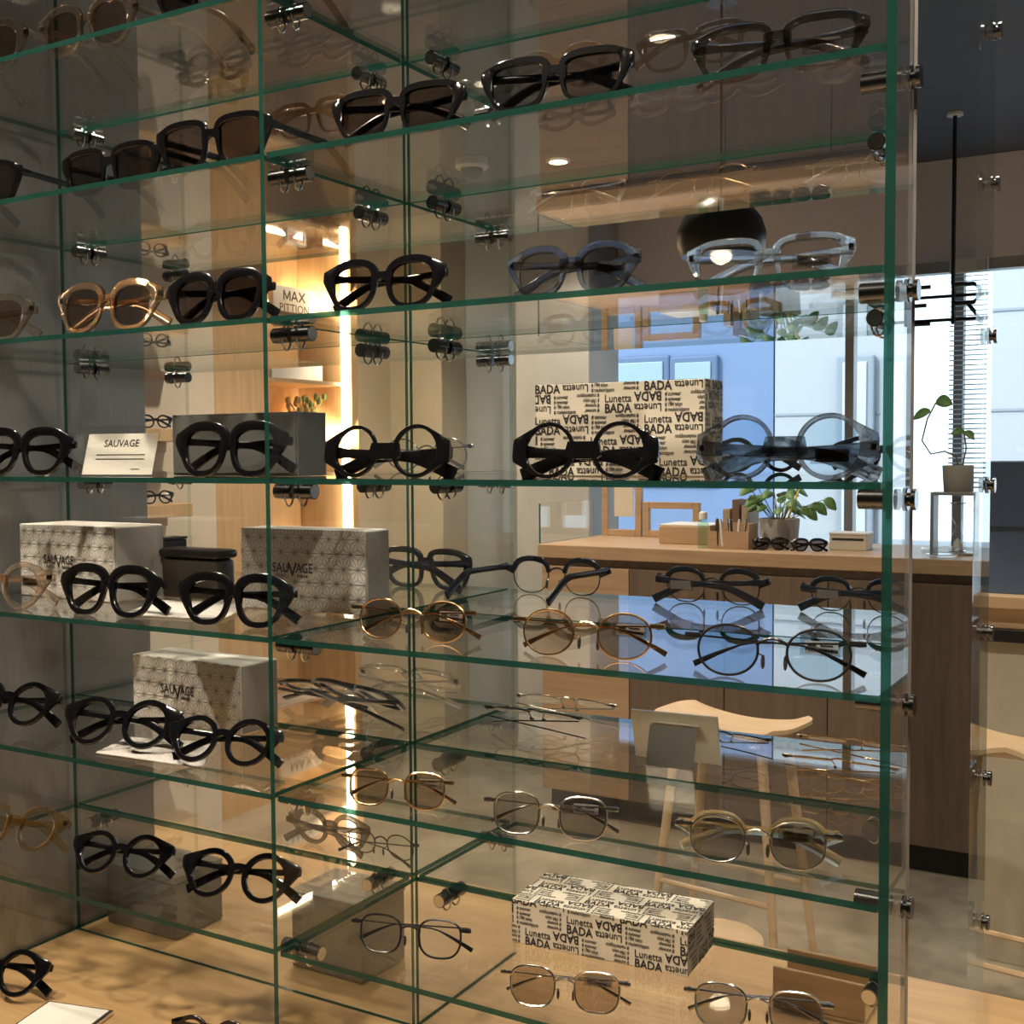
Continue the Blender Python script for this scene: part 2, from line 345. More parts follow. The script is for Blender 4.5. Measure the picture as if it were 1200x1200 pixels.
# shelves
TH = .003
shelf_lab = {
 (-1,'L'): 'glass shelf under the clear peach sunglasses with open temples, topmost in its bay', (-1,'R'): 'highest glass shelf in the bay of the black square sunglasses',
 (0,'L'): 'glass shelf under the row of black sunglasses above the clear peach pair', (0,'R'): 'glass shelf under two black square sunglasses and a clear grey square frame',
 (1,'L'): 'glass shelf under clear peach sunglasses and a black round pair', (1,'R'): 'glass shelf under black, smoky grey and crystal clear frames in one row',
 (2,'L'): 'glass shelf holding the SAUVAGE sign stand and grey box', (2,'R'): 'glass shelf under black angular round glasses and an upright newsprint box',
 (3,'L'): 'glass shelf holding two white star patterned boxes and black glasses', (3,'R'): 'glass shelf under gold round wire glasses with tinted lenses',
 (4,'L'): 'glass shelf holding one white star patterned box on folded cloth', (4,'R'): 'glass shelf under rose gold, silver and cream browline glasses',
 (5,'L'): 'lowest glass shelf under amber and black round glasses above wooden table', (5,'R'): 'lowest glass shelf holding newsprint box lying flat and silver glasses'}
for k in range(-1, 6):
    for bay in 'LR':
        x0, x1 = (-W+.001, -.005) if bay == 'L' else (.005, W-.001)
        for half in (0, 1):
            y0, y1 = (0.002, D-.0036) if half == 0 else (D+.0036, D2-.004)
            o = pane('glass_shelf', x0, x1, y0, y1, -k*H-TH, -k*H+TH, 'z')
            lab = shelf_lab[(k, bay)]
            if half: lab = 'rear ' + lab.replace('glass shelf', 'glass shelf behind the one', 1)
            lab = ' '.join(lab.split()[:16])
            tag(o, lab, 'shelf', 'rear glass shelves' if half else 'front glass shelves')

# chrome shelf clips: a pair of short rods through the pane, a keeper loop and end discs
def make_clip(through):                       # axis = local x, pane at x=0, rod just under the shelf
    t = thing('shelf_clip', 'x', 'clip'); L = .026 if through != 'end' else .024
    if through == 'end':
        MB().cyl((-.034, 0, 0), (-.0045, 0, 0), .0085, 20).build('rod', 'dark_chrome', t, True)
        MB().cyl((.0045, 0, 0), (.006, 0, 0), .0095, 20).cyl((.006, 0, 0), (.009, 0, 0), .0055, 16).cyl((.009, 0, 0), (.0125, 0, 0), .0088, 20).build('cap', 'dark_chrome', t, True)
    else:
        MB().cyl((.0035, 0, 0), (L, 0, 0), .0085, 20).build('rod', 'dark_chrome', t, True)
        MB().cyl((-L, 0, 0), (-.0035, 0, 0), .0085, 20).build('rod', 'dark_chrome', t, True)
        MB().cyl((L, 0, 0), (L+.0006, 0, 0), .0075, 20).build('end_disc', 'chrome', t, True)
        MB().cyl((-L-.0006, 0, 0), (-L, 0, 0), .0075, 20).build('end_disc', 'chrome', t, True)
    for sx in ((-1, 1) if through != 'end' else (-1,)):
        pts = [(sx*.010, math.cos(a)*.0072, -.003+math.sin(a)*.0135) for a in [2*math.pi*i/20 for i in range(20)]]
        MB().tube(pts, .0012, 6, True).build('loop', 'chrome', t, True)
    return t
cl_in, cl_end = make_clip('in'), make_clip('end'); first = {}
def put_clip(proto, loc, rz, label, group):
    c = proto if proto.name not in first else copy_tree(proto)
    first[proto.name] = 1; c.location = loc; c.rotation_euler = (0, 0, rz); tag(c, label, 'clip', group)
for k in range(-1, 6):
    z = -k*H-TH-.0092; ORD = ('lowest shelf', 'second shelf up', 'third shelf up', 'fourth shelf up', 'fifth shelf up', 'sixth shelf up', 'topmost shelf')[5-k]
    put_clip(cl_in, (0, .045, z), 0, 'chrome rod clip at the partition front edge under the '+ORD, 'clips on the partition front')
    put_clip(cl_in, (0, D2-.045, z), 0, 'chrome rod clip at the partition rear edge under the '+ORD, 'clips on the partition rear')
    for X, nm in ((-.055, 'boxes side of partition'), (.055, 'newsprint side of partition'), (W-.06, 'by the mirror'), (-W+.06, 'by grey mirror back')):
        put_clip(cl_in, (X, D, z), R(90), 'chrome rod clip on the middle pane, %s, %s' % (nm, ORD), 'clips on the middle pane, '+nm)
    put_clip(cl_end, (W+.005, .05, z), 0, 'chrome knob clip at front of mirror end panel, '+ORD, 'knobs on the end panel front')
    put_clip(cl_end, (W+.005, D2-.022, z), 0, 'chrome knob clip at rear of mirror end panel, '+ORD, 'knobs on the end panel rear')
    put_clip(cl_end, (-W-.005, D2-.03, z), math.pi, 'chrome clip behind grey mirror back panel, '+ORD, 'clips on the far end panel')

# table under the cabinet
tb = thing('display_table', 'long oak table carrying the glass cabinet', 'table', (0, .1, ZF))
MB().bbox(-1.5, 1.6, -.75, .62, ZT-ZF-.05, ZT-ZF, .004).build('table_top', 'oak_table', tb)
for x in (-1.35, 1.45):
    for y in (-.6, .5): MB().bbox(x-.035, x+.035, y-.035, y+.035, 0, ZT-ZF-.0505, .003).build('leg', 'oak_table', tb)

# ------------------------------------------------------------------ eyeglasses
def contour(lw, lh, n, taper, flat, N=44):
    pts = []
    for i in range(N):
        a = 2*math.pi*i/N; c, s_ = math.cos(a), math.sin(a)
        x = lw/2*math.copysign(abs(c)**(2/n), c); z = lh/2*math.copysign(abs(s_)**(2/n), s_)
        x *= 1+taper*z/(lh/2)
        if z > 0: z *= 1-flat*(1-abs(c))*.0 - flat*abs(s_)**2*.18
        pts.append((x, z))
    return pts
def hull(pts):
    pts = sorted(set(pts)); 
    def half(ps):
        h = []
        for p in ps:
            while len(h) > 1 and (h[-1][0]-h[-2][0])*(p[1]-h[-2][1])-(h[-1][1]-h[-2][1])*(p[0]-h[-2][0]) <= 0: h.pop()
            h.append(p)
        return h
    a, b = half(pts), half(pts[::-1]); return a[:-1]+b[:-1]
def radial(poly, ang):                       # distance from (0,0) to polygon along ang
    d = (math.cos(ang), math.sin(ang)); best = 0
    for i in range(len(poly)):
        p, q = poly[i], poly[(i+1) % len(poly)]; ex, ez = q[0]-p[0], q[1]-p[1]; den = d[0]*ez-d[1]*ex
        if abs(den) < 1e-12: continue
        t = (p[0]*ez-p[1]*ex)/den; u = (p[0]*d[1]-p[1]*d[0])/den
        if t > 0 and -1e-6 <= u <= 1+1e-6: best = max(best, t)
    return best
# shape presets: total width .142
ST = dict(
 square=dict(lw=.049, lh=.040, n=3.2, taper=.10, flat=.5, br=.020, rim=.0042, brow=.0025, kind='ac'),
 panto=dict(lw=.046, lh=.042, n=2.5, taper=.10, flat=.2, br=.022, rim=.0050, brow=.0030, kind='ac'),
 thick=dict(lw=.045, lh=.040, n=2.7, taper=.15, flat=.1, br=.019, rim=.0060, brow=.0040, kind='ac'),
 round=dict(lw=.044, lh=.041, n=2.0, taper=.04, flat=0, br=.022, rim=.0055, brow=.0010, kind='ac'),
 hexa=dict(lw=.045, lh=.045, n=2.0, taper=0, flat=0, br=.024, rim=.0036, brow=0, kind='hex'),
 wire=dict(lw=.049, lh=.040, n=2.1, taper=.03, flat=0, br=.023, rim=.0011, brow=0, kind='me'),
 wiresq=dict(lw=.049, lh=.043, n=2.7, taper=.06, flat=.2, br=.022, rim=.0013, brow=0, kind='me'),
 browl=dict(lw=.047, lh=.040, n=2.3, taper=.06, flat=.2, br=.022, rim=.0009, brow=.006, kind='br'))
PROTO = {}
def make_glasses(style, frame, lens, pose, tagged):
    P = ST[style]; lw, lh, br, rim = P['lw'], P['lh'], P['br'], P['rim']; kind = P['kind']
    cx = br/2+lw/2; zc = lh/2+rim; parts = []
    root = bpy.data.objects.new('eyeglasses', None); root.empty_display_size = .02; COL.objects.link(root)
    con = contour(lw, lh, P['n'], P['taper'], P['flat']); N = len(con)
    fr = MB(); HX = .071; dep = .0045 if kind in ('ac', 'hex') else .002
    zh = zc+lh*.26 if kind != 'hex' else zc                                  # hinge height
    metal_kind = kind in ('me', 'br')
    for s in (-1, 1):
        if kind in ('ac', 'hex'):
            off = [(x+math.copysign(1, x)*0, z) for x, z in con]
            outer = []
            for x, z in con:
                l = math.hypot(x/lw, z/lh); nx, nz = x/lw/lw, z/lh/lh; q = math.hypot(nx, nz); th = rim+(P['brow'] if z > lh*.18 else 0)
                outer.append((x+nx/q*th, z+nz/q*th))
            ex = HX-cx
            if kind == 'ac': outer += [(ex, zh-zc+.006), (ex, zh-zc-.004)]
            else: outer += [(ex, .010), (ex, -.010)]
            hl = hull(outer); rings = []
            ang = [math.atan2(z, x) for x, z in con]
            rad = [radial(hl, a) for a in ang]
            prof = ((0, 0, dep), (0, 0, .0008), (.12, 1, 0), (.88, 1, 0), (1, 0, .0008), (1, 0, dep-.0006), (.92, 0, dep))
            vs = []; K = len(prof)
            for (x, z), a, ro in zip(con, ang, rad):
                ri = math.hypot(x, z)
                for f, _, y in prof:
                    r_ = ri+(ro-ri)*f; X = math.cos(a)*r_; Z = math.sin(a)*r_
                    wrap = .0022*((cx+X)/HX)**2
                    vs.append((s*(cx+X), y+wrap, zc+Z))
            fs = [(i*K+k, ((i+1) % N)*K+k, ((i+1) % N)*K+(k+1) % K, i*K+(k+1) % K) for i in range(N) for k in range(K)]
            fr.add(vs, fs)
        else:
            ring = [(s*(cx+x), .0022*((cx+x)/HX)**2+.001, zc+z) for x, z in con]
            fr.tube(ring, rim, 7, True)
            ez = zh; xe = cx+max(x for x, z in con if abs(z-(zh-zc)) < .006)
            fr.bbox(*sorted((s*(xe-.001), s*(HX+.001))), .0008, .0045, ez-.0022, ez+.0022, .0008)
    if kind == 'hex':
        fr.prism([(-br/2-.006, zc-.005), (-br/2-.003, zc+.008), (br/2+.003, zc+.008), (br/2+.006, zc-.005), (br/2+.001, zc-.008), (-br/2-.001, zc-.008)], .0002, dep-.0003)
    elif kind == 'ac':
        top, bot = [], []
        for i in range(9):
            u = -1+i/4; xx = u*(br/2+.001); top.append((xx, zc+lh*.27+.002*(1-u*u))); bot.append((xx, zc+lh*.06+lh*.09*(1-u*u)-.004*abs(u)))
        fr.prism(bot+top[::-1], .0003, dep-.0003)
    else:
        bp = [(br/2*u, .001-.002*(1-u*u), zc+lh*.16+.0045*(1-u*u)) for u in (-1.12, -.8, -.4, 0, .4, .8, 1.12)]
        fr.tube(bp, .0013, 7)
    fo = fr.build('front_frame', frame if kind != 'br' else ('silver' if frame != 'navy_acetate' else 'black_metal'), root, True); parts.append(fo)
    if kind == 'br':
        for s in (-1, 1):
            bb = MB(); pts, hs = [], []
            for i in range(13):
                a = R(8+i*164/12); k_ = min(range(N), key=lambda j: abs(((math.atan2(con[j][1]/lh, con[j][0]/lw)-a+math.pi) % (2*math.pi))-math.pi))
                x, z = con[k_]; pts.append((s*(cx+x*1.01), .001+.0022*((cx+x)/HX)**2, zc+z*1.03+.0015)); hs.append(.0034 if i < 9 else .0026)
            pts = [(s*HX, .003, zh+.001)]+pts; hs = [.0042]+hs
            bb.strip(pts, hs, .0024, (0, 1, 0)); bb.build('brow_bar', frame, root, True)
    for s in (-1, 1):                         # lenses
        mb = MB(); vs = []; k_ = .99
        for y in (.0012, .0026): vs += [(s*(cx+x*k_), y+.0022*((cx+x)/HX)**2, zc+z*k_) for x, z in con]
        vs += [(s*cx, .0005, zc), (s*cx, .002, zc)]
        fs = [(2*N, i, (i+1) % N) for i in range(N)]+[(2*N+1, N+(i+1) % N, N+i) for i in range(N)]+[(i, N+i, N+(i+1) % N, (i+1) % N) for i in range(N)]
        mb.add(vs, fs).build('lens', lens, root, True)
    if metal_kind:
        for s in (-1, 1):
            x0 = br/2+.0005
            MB().tube([(s*x0, .002, zc-.001), (s*(x0-.003), .006, zc-.003), (s*(x0-.003), .009, zc-.006)], .0006, 5).build('pad_arm', frame if kind == 'me' else 'silver', root, True)
            MB().ball((s*(x0-.003), .0095, zc-.008), (.0018, .0022, .0062), 10).build('nose_pad', 'nose_pad', root, True)
    # temples
    L = .138; thin = metal_kind and kind == 'me'
    tm = frame
    for s in (-1, 1):
        pts, hs, ts = [], [], []
        for i in range(15):
            u = i/14; d = u*L
            drop = (0 if u < .66 else (u-.66)**1.25*.100*(zh/.034))
            if pose == 'open': p = (s*(HX-.0025-.004*u), .004+d, zh-drop-.002*u)
            else:
                ya = .0075 if s < 0 else .0135
                p = (s*(HX-.003)-s*d*math.cos(R(4)), ya+.012*u, zh-drop*.75-.006*u)
            pts.append(p)
            if thin: hs.append(.0008 if u < .72 else .0010+.0016*(u-.72)/.28); ts.append(.0009)
            else: hs.append((.0040 if kind != 'hex' else .0058)*(1 if u < .1 else (.82 if u < .55 else .82+.45*(u-.55)/.45))); ts.append(.0019)
        side = (1, 0, 0) if pose == 'open' else (0, 1, 0)
        MB().strip(pts, hs, ts, side).build('temple', tm, root, True)
        hx = s*(HX-.004)
        MB().bbox(hx-.002, hx+.002, dep-.0005, dep+.0035, zh-.0025, zh+.0025, .0005).build('hinge', 'dark_chrome', root)
    if tagged:                                # price tag looped on a temple, seen through a lens
        yy = .0165 if pose == 'fold' else .012; zz = max(zh-.011, .006)
        tg = MB().box(cx-.018, cx+.014, yy+.004, yy+.0044, zz, zz+.013).build('price_tag', 'tag_film', root)
        MB().box(cx-.014, cx+.012, yy+.0034, yy+.0038, zz+.0015, zz+.0115).build('paper', 'tag_paper', tg)
        p2 = P2()
        for j, (a, b) in enumerate(((.002, .009), (.012, .022))): p2.rect(a, .006, b, .0072)
        p2.text('\u00a551,700', .011, .0056, .0032) if False else None
        for j in range(9): p2.rect(.003+j*.0022, .0018, .0042+j*.0022, .0036)
        p2.lay('print', 'ink', tg, (cx-.014, yy+.0034, zz+.0015), (1,0,0), (0,0,1), .026, .01)
    for o in COL.objects[-1:]: pass
    return root
def glasses(xl, xr, yb, row, style, frame, lens, pose, label, yaw=0, Y=None, tilt=None, tagged=False, away=False, zoff=0, group=None, roll=0):
    z = -row*H+TH if row < 6 else ZT
    z += zoff
    row_half = Y
    def fit(xl_, xr_, yw):
        xm_ = (xl_+xr_)/2
        if Y is None: c_ = atz(xm_, yb, z)
        else: c_ = at(xm_, yb, Y); c_.z = z
        lim = (.014, D-.05) if not away else (D+.035, D2-.035)
        if c_.y < lim[0] or c_.y > lim[1]: c_ = at(xm_, yb, min(max(c_.y, lim[0]), lim[1]))
        e = (math.cos(R(yw)), math.sin(R(yw))); ts = []
        for p in (xl_, xr_):
            d = ray(p, yb); q = (c_.x-CAM.x, c_.y-CAM.y); den = d.x*-e[1]+d.y*e[0]
            ts.append((q[1]*d.x-q[0]*d.y)/den)
        return c_, e, ts[0], ts[1]
    if xl < 0:                                  # the far side lies outside the picture
        yaw = max(yaw, 10); lo, hi = xr-400, xr-40
        for _ in range(40):
            md = (lo+hi)/2; c, e, t0, t1 = fit(md, xr, yaw)
            if t1-t0 > .165: lo = md
            else: hi = md
    else:
        c, e, t0, t1 = fit(xl, xr, yaw)
        while t1-t0 > .168 and yaw < 30 and not away: yaw += 1; c, e, t0, t1 = fit(xl, xr, yaw)
    wd = t1-t0; c = Vector((c.x+e[0]*(t0+t1)/2, c.y+e[1]*(t0+t1)/2, z)); hw = wd/2*e[0]
    if True:
        if c.x < .0: c.x = min(c.x, -.012-hw); c.x = max(c.x, -W+.012+hw)
        else: c.x = max(c.x, .012+hw); c.x = min(c.x, W-.006-hw)
    key = (style, frame, lens, pose, tagged)
    if key not in PROTO: PROTO[key] = make_glasses(*key); o = PROTO[key]
    else: o = copy_tree(PROTO[key])
    k = max(.8, min(1.25, wd/.144)); o.scale = (k, k, k)
    if tilt is not None: z += k*max(0, .0265*math.sin(R(abs(tilt)))-.004*math.cos(R(tilt)))
    o.location = (c.x, c.y, z+.0006)
    tl = (-9 if pose == 'fold' else 2) if tilt is None else tilt
    o.rotation_euler = (R(tl), R(roll), R(yaw+(180 if away else 0)))
    tag(o, label, 'glasses', group)
    GL.append((label, round(wd, 3), tuple(round(q, 3) for q in o.location)))
    return o
GL = []
BK, PE, CR, GR, SM, AM = 'black_acetate', 'peach_acetate', 'crystal_acetate', 'grey_acetate', 'smoke_acetate', 'amber_acetate'
# row -1 (topmost)
glasses(-78, 32, 85, -1, 'panto', PE, 'lens_brown', 'open', 'clear peach sunglasses on the topmost shelf farthest from the partition')
glasses(44, 160, 62, -1, 'panto', PE, 'lens_brown', 'open', 'clear peach sunglasses with open temples between another peach pair and a black frame')
glasses(176, 304, 10, -1, 'square', BK, 'lens_dark', 'open', 'black frame on the topmost shelf beside clear peach sunglasses')
# row 0
glasses(-88, 25, 226, 0, 'square', BK, 'lens_dark', 'open', 'black sunglasses farthest from the partition on the shelf below the topmost peach pairs')
glasses(71, 188, 226, 0, 'square', BK, 'lens_dark', 'open', 'smaller black square sunglasses with dark lenses beside the taller black pair')
glasses(183, 320, 197, 0, 'square', BK, 'lens_dark', 'open', 'taller black square sunglasses with one temple end showing below the shelf')
glasses(383, 541, 158, 0, 'square', BK, 'lens_dark', 'fold', 'black square sunglasses with smoky lenses beside the glass partition', yaw=6)
glasses(558, 740, 124, 0, 'square', BK, 'lens_grey', 'fold', 'black square sunglasses with a price tag in one lens, beside clear grey frame', yaw=6, tagged=True)
glasses(805, 1019, 88, 0, 'square', GR, 'lens_clear', 'fold', 'clear grey square eyeglasses with a price tag, next to the end panel', yaw=6, tagged=True)
# row 1
glasses(-80, 33, 391, 1, 'panto', PE, 'lens_brown', 'fold', 'clear peach folded sunglasses farthest from the partition, above thick black eyeglasses')
glasses(60, 184, 387, 1, 'panto', PE, 'lens_brown', 'fold', 'clear peach folded sunglasses between another peach pair and a black rounded pair')
glasses(205, 330, 375, 1, 'thick', BK, 'lens_dark', 'fold', 'black rounded sunglasses with dark purple lenses beside the clear peach pair')
glasses(373, 518, 363, 1, 'panto', BK, 'lens_taupe', 'fold', 'black panto sunglasses with taupe lenses in front of the MAX PITTION sign', yaw=5)
glasses(590, 748, 347, 1, 'panto', SM, 'lens_grey', 'fold', 'smoky grey translucent sunglasses with a price tag, below black square sunglasses', yaw=5, tagged=True)
glasses(800, 1002, 342, 1, 'square', CR, 'lens_clear', 'fold', 'crystal clear square eyeglasses with crossed temples in front of the black pendant', yaw=5, tagged=True)
# row 2
glasses(-68, 80, 553, 2, 'thick', BK, 'lens_clear', 'fold', 'thick black eyeglasses on the far side of the SAUVAGE sign stand', Y=.05)
glasses(205, 339, 556, 2, 'thick', BK, 'lens_clear', 'fold', 'thick black eyeglasses standing in front of the dark grey box', Y=.035)
glasses(375, 524, 556, 2, 'hexa', BK, 'lens_clear', 'fold', 'black angular round eyeglasses between the partition and the upright newsprint box', Y=.045, yaw=5)
glasses(596, 770, 560, 2, 'hexa', BK, 'lens_clear', 'fold', 'black angular round eyeglasses in front of the upright newsprint box', Y=.045, yaw=5, tagged=True)
glasses(812, 1030, 560, 2, 'hexa', SM, 'lens_blue', 'fold', 'translucent smoke angular round glasses with pale blue lenses beside the newsprint box', Y=.05, yaw=5, tagged=True)
# row 3
glasses(-66, 54, 713, 3, 'round', PE, 'lens_clear', 'fold', 'clear peach eyeglasses with price tag beside a white star patterned box', tagged=True)
glasses(64, 183, 723, 3, 'thick', BK, 'lens_clear', 'fold', 'thick black eyeglasses in front of the star patterned box beside the small black block', yaw=4)
glasses(202, 340, 735, 3, 'thick', BK, 'lens_clear', 'fold', 'thick black eyeglasses on the cloth by the partition with one temple sticking out', yaw=8)
glasses(408, 555, 752, 3, 'wire', 'gold', 'lens_taupe', 'fold', 'gold round wire glasses with taupe lenses beside the star patterned box', yaw=6, tagged=True)
glasses(598, 776, 772, 3, 'wire', 'gold', 'lens_taupe', 'fold', 'gold round wire glasses with price tag, below the upright newsprint box', yaw=6, tagged=True)
glasses(800, 1014, 797, 3, 'wire', 'black_metal', 'lens_blue', 'fold', 'dark oval wire glasses with pale blue lenses, next to the end panel', yaw=6, tagged=True)
# row 4
glasses(-66, 55, 858, 4, 'round', BK, 'lens_clear', 'fold', 'black round eyeglasses farthest from the single star patterned box on its shelf', yaw=10, tilt=-30)
glasses(62, 200, 886, 4, 'round', BK, 'lens_clear', 'fold', 'black round eyeglasses on folded cloth in front of the single star patterned box', yaw=12, tilt=-30)
glasses(185, 320, 906, 4, 'round', BK, 'lens_clear', 'fold', 'black round eyeglasses between the single star patterned box and the partition', yaw=12, tilt=-30)
glasses(398, 530, 948, 4, 'wiresq', 'gold', 'lens_taupe', 'fold', 'rose gold squarish wire sunglasses next to the glass partition', yaw=14, tagged=True)
glasses(565, 723, 983, 4, 'wiresq', 'silver', 'lens_smoke', 'fold', 'silver squarish wire sunglasses above the flat newsprint box', yaw=14, tagged=True)
glasses(790, 987, 1017, 4, 'browl', 'cream_acetate', 'lens_smoke', 'fold', 'cream browline sunglasses with translucent folded temples', yaw=12, tagged=True)
# row 5
glasses(-58, 66, 1005, 5, 'round', AM, 'lens_clear', 'fold', 'clear amber round eyeglasses on the lowest shelf', yaw=12, tilt=-30)
glasses(74, 193, 1036, 5, 'round', BK, 'lens_clear', 'fold', 'black round eyeglasses on the lowest shelf beside the clear amber pair', yaw=14, tilt=-30)
glasses(202, 342, 1066, 5, 'round', BK, 'lens_clear', 'fold', 'black round eyeglasses on the lowest shelf touching the partition', yaw=14, tilt=-30)
glasses(410, 550, 1122, 5, 'wiresq', 'black_metal', 'lens_clear', 'fold', 'black squarish wire eyeglasses on the lowest shelf beside the partition', yaw=16)
glasses(585, 738, 1186, 5, 'wiresq', 'silver', 'lens_taupe', 'fold', 'silver wire sunglasses standing in front of the flat newsprint box', yaw=16, tagged=True)
glasses(800, 978, 1214, 5, 'wiresq', 'silver', 'lens_smoke', 'fold', 'silver wire sunglasses past the corner of the flat newsprint box', yaw=14)
# table
glasses(-70, 38, 1172, 6, 'round', BK, 'lens_clear', 'fold', 'black round eyeglasses standing on the oak table', yaw=14, tilt=-30)
glasses(200, 292, 1236, 6, 'round', BK, 'lens_clear', 'fold', 'black eyeglasses on the oak table of which only the rim top shows', yaw=14)
# rear shelves, facing the other side
RG = 'glasses on the rear shelves facing away'
glasses(214, 298, 110, -1, 'round', BK, 'lens_clear', 'fold', 'dark round glasses facing away on a rear shelf behind the taller black sunglasses', away=True, group=RG)
glasses(326, 420, 168, -1, 'square', 'red_brown_acetate', 'lens_clear', 'fold', 'red brown frame facing away on a rear shelf behind the partition', away=True, group=RG)
glasses(480, 570, 160, -1, 'wire', 'silver', 'lens_clear', 'fold', 'silver wire glasses facing away on the topmost rear shelf', away=True, group=RG)
glasses(600, 718, 150, -1, 'panto', SM, 'lens_clear', 'fold', 'smoke frame facing away below the black sunglasses with price tag', away=True, group=RG)
glasses(750, 880, 128, -1, 'square', GR, 'lens_clear', 'fold', 'grey clear frame facing away behind the clear grey square eyeglasses', away=True, group=RG)
glasses(220, 305, 302, 0, 'round', 'brown_acetate', 'lens_clear', 'fold', 'brown round glasses facing away in front of the oak wall panel', away=True, group=RG)
glasses(336, 428, 292, 0, 'round', 'brown_acetate', 'lens_clear', 'fold', 'brown round glasses facing away in front of the light strip', away=True, group=RG)
glasses(626, 738, 262, 0, 'square', PE, 'lens_clear', 'fold', 'clear peach frame facing away above the smoky grey sunglasses', away=True, group=RG)
glasses(762, 892, 246, 0, 'wire', 'gold', 'lens_clear', 'fold', 'thin gold frame facing away above the black pendant lamp', away=True, group=RG)
glasses(945, 1062, 220, 0, 'wire', 'silver', 'lens_clear', 'fold', 'thin silver frame facing away next to the end panel clip', away=True, group=RG)
for xl_, xr_, yb_, fr_, lb_ in ((640, 722, 405, 'brown_acetate', 'brown frame facing away above the upright newsprint box'), (748, 832, 398, PE, 'clear peach frame facing away under the crystal clear pair'), (820, 915, 392, 'brown_acetate', 'tortoise brown frame facing away under the crystal clear pair'), (955, 1060, 384, PE, 'pale peach frame facing away beside the end panel')):
    glasses(xl_, xr_, yb_, 1, 'panto', fr_, 'lens_clear', 'fold', lb_, away=True, group=RG)
glasses(458, 570, 548, 2, 'wire', 'silver', 'lens_clear', 'fold', 'silver round wire glasses behind the black angular pair by the partition', Y=.44, away=True, group=RG)
glasses(838, 945, 552, 2, 'round', 'navy_acetate', 'lens_blue', 'fold', 'dark round glasses behind the translucent smoke pair', Y=.43, away=True, group=RG)
glasses(982, 1096, 552, 2, 'round', 'navy_acetate', 'lens_clear', 'fold', 'dark round glasses facing away crossing behind the end panel edge', Y=.43, away=True, group=RG)
glasses(452, 564, 690, 3, 'square', 'navy_acetate', 'lens_clear', 'fold', 'dark square glasses facing away beside the larger star patterned box', away=True, group=RG, yaw=-8)
glasses(588, 712, 697, 3, 'browl', 'navy_acetate', 'lens_clear', 'open', 'black browline glasses facing away above the gold wire pair with price tag', away=True, group=RG, tagged=False)
glasses(772, 905, 707, 3, 'browl', 'navy_acetate', 'lens_clear', 'fold', 'black browline glasses facing away in front of the counter plinth', away=True, group=RG, tagged=True)
glasses(940, 1078, 718, 3, 'browl', 'navy_acetate', 'lens_clear', 'fold', 'black browline glasses facing away next to the end panel', away=True, group=RG, tagged=True)
glasses(340, 440, 826, 4, 'square', BK, 'lens_clear', 'fold', 'black glasses lying on the rear shelf beside the single star patterned box', away=True, tilt=-60, group=RG, yaw=10)
glasses(400, 520, 846, 4, 'square', BK, 'lens_clear', 'fold', 'black glasses lying in front of clear ones on the rear shelf', away=True, tilt=-55, group=RG, yaw=-14)
glasses(440, 555, 822, 4, 'square', CR, 'lens_clear', 'fold', 'crystal clear glasses lying behind black ones on the rear shelf', away=True, tilt=-50, group=RG)
glasses(582, 695, 858, 4, 'wire', 'black_metal', 'lens_clear', 'fold', 'thin black wire glasses lying beside the steel sign stand', away=True, tilt=-70, group=RG)
glasses(618, 735, 846, 4, 'wire', 'silver', 'lens_clear', 'fold', 'thin silver wire glasses lying behind the steel sign stand', away=True, tilt=-65, group=RG)
glasses(800, 912, 882, 4, 'wire', 'black_metal', 'lens_clear', 'fold', 'thin black wire glasses lying beside the steel sign stand near the stool', away=True, tilt=-68, group=RG)
glasses(942, 1072, 892, 4, 'wire', 'gold', 'lens_clear', 'fold', 'thin gold wire glasses lying on the rear shelf by the end panel', away=True, tilt=-70, group=RG)
glasses(925, 1060, 915, 4, 'wire', 'gold', 'lens_clear', 'fold', 'thin gold wire glasses lying nearer the cream browline pair', away=True, tilt=-74, group=RG)
glasses(345, 440, 1000, 5, 'round', SM, 'lens_clear', 'fold', 'smoke frame facing away on the lowest rear shelf behind the partition', away=True, group=RG)
glasses(440, 532, 1030, 5, 'wire', 'black_metal', 'lens_clear', 'fold', 'thin dark wire glasses facing away above the black squarish pair', away=True, group=RG)
#SECTION2
# ------------------------------------------------------------------ boxes, signs and other goods on the shelves
def boxed(name, label, A, B, C, zpl, ht, body_mat, group=None, py_top=None):
    # A front-left, B front-right, C back-right base corners on plane zpl (pixels); returns the thing and its size
    a, b, c = (atz(*p, zpl) if len(p) == 2 else at(p[0], 600, p[2]) for p in (A, B, C))
    for q in (a, b, c): q.z = zpl
    ex = (b-a); wd = ex.length; ang = math.atan2(ex.y, ex.x); nrm = Vector((-math.sin(ang), math.cos(ang), 0)); dp = max(.03, (c-b).dot(nrm))
    t = thing(name, label, 'box', (a.x, a.y, zpl+.0005), ang, group); GL.append((label, round(wd, 3), round(dp, 3), tuple(round(q, 3) for q in a)))
    return t, wd, dp
def star_print(t, wd, ht, O, ux, uy, s=.021):
    p = P2(); hgt = s*math.sqrt(3)/2
    for j in range(-1, int(ht/hgt)+2):
        for i in range(-2, int(wd/s)+2):
            x = i*s+(j % 2)*s/2; y = j*hgt
            for tri in (((x, y), (x+s, y), (x+s/2, y+hgt)), ((x+s, y), (x+s*1.5, y+hgt), (x+s/2, y+hgt))):
                cx = sum(q[0] for q in tri)/3; cy_ = sum(q[1] for q in tri)/3
                for q in tri: p.line((cx, cy_), q, .0007)
                p.line(tri[0], tri[1], .0007); p.line(tri[1], tri[2], .0007)
    p.lay('star_pattern', 'grey_ink', t, O, ux, uy, wd, ht)
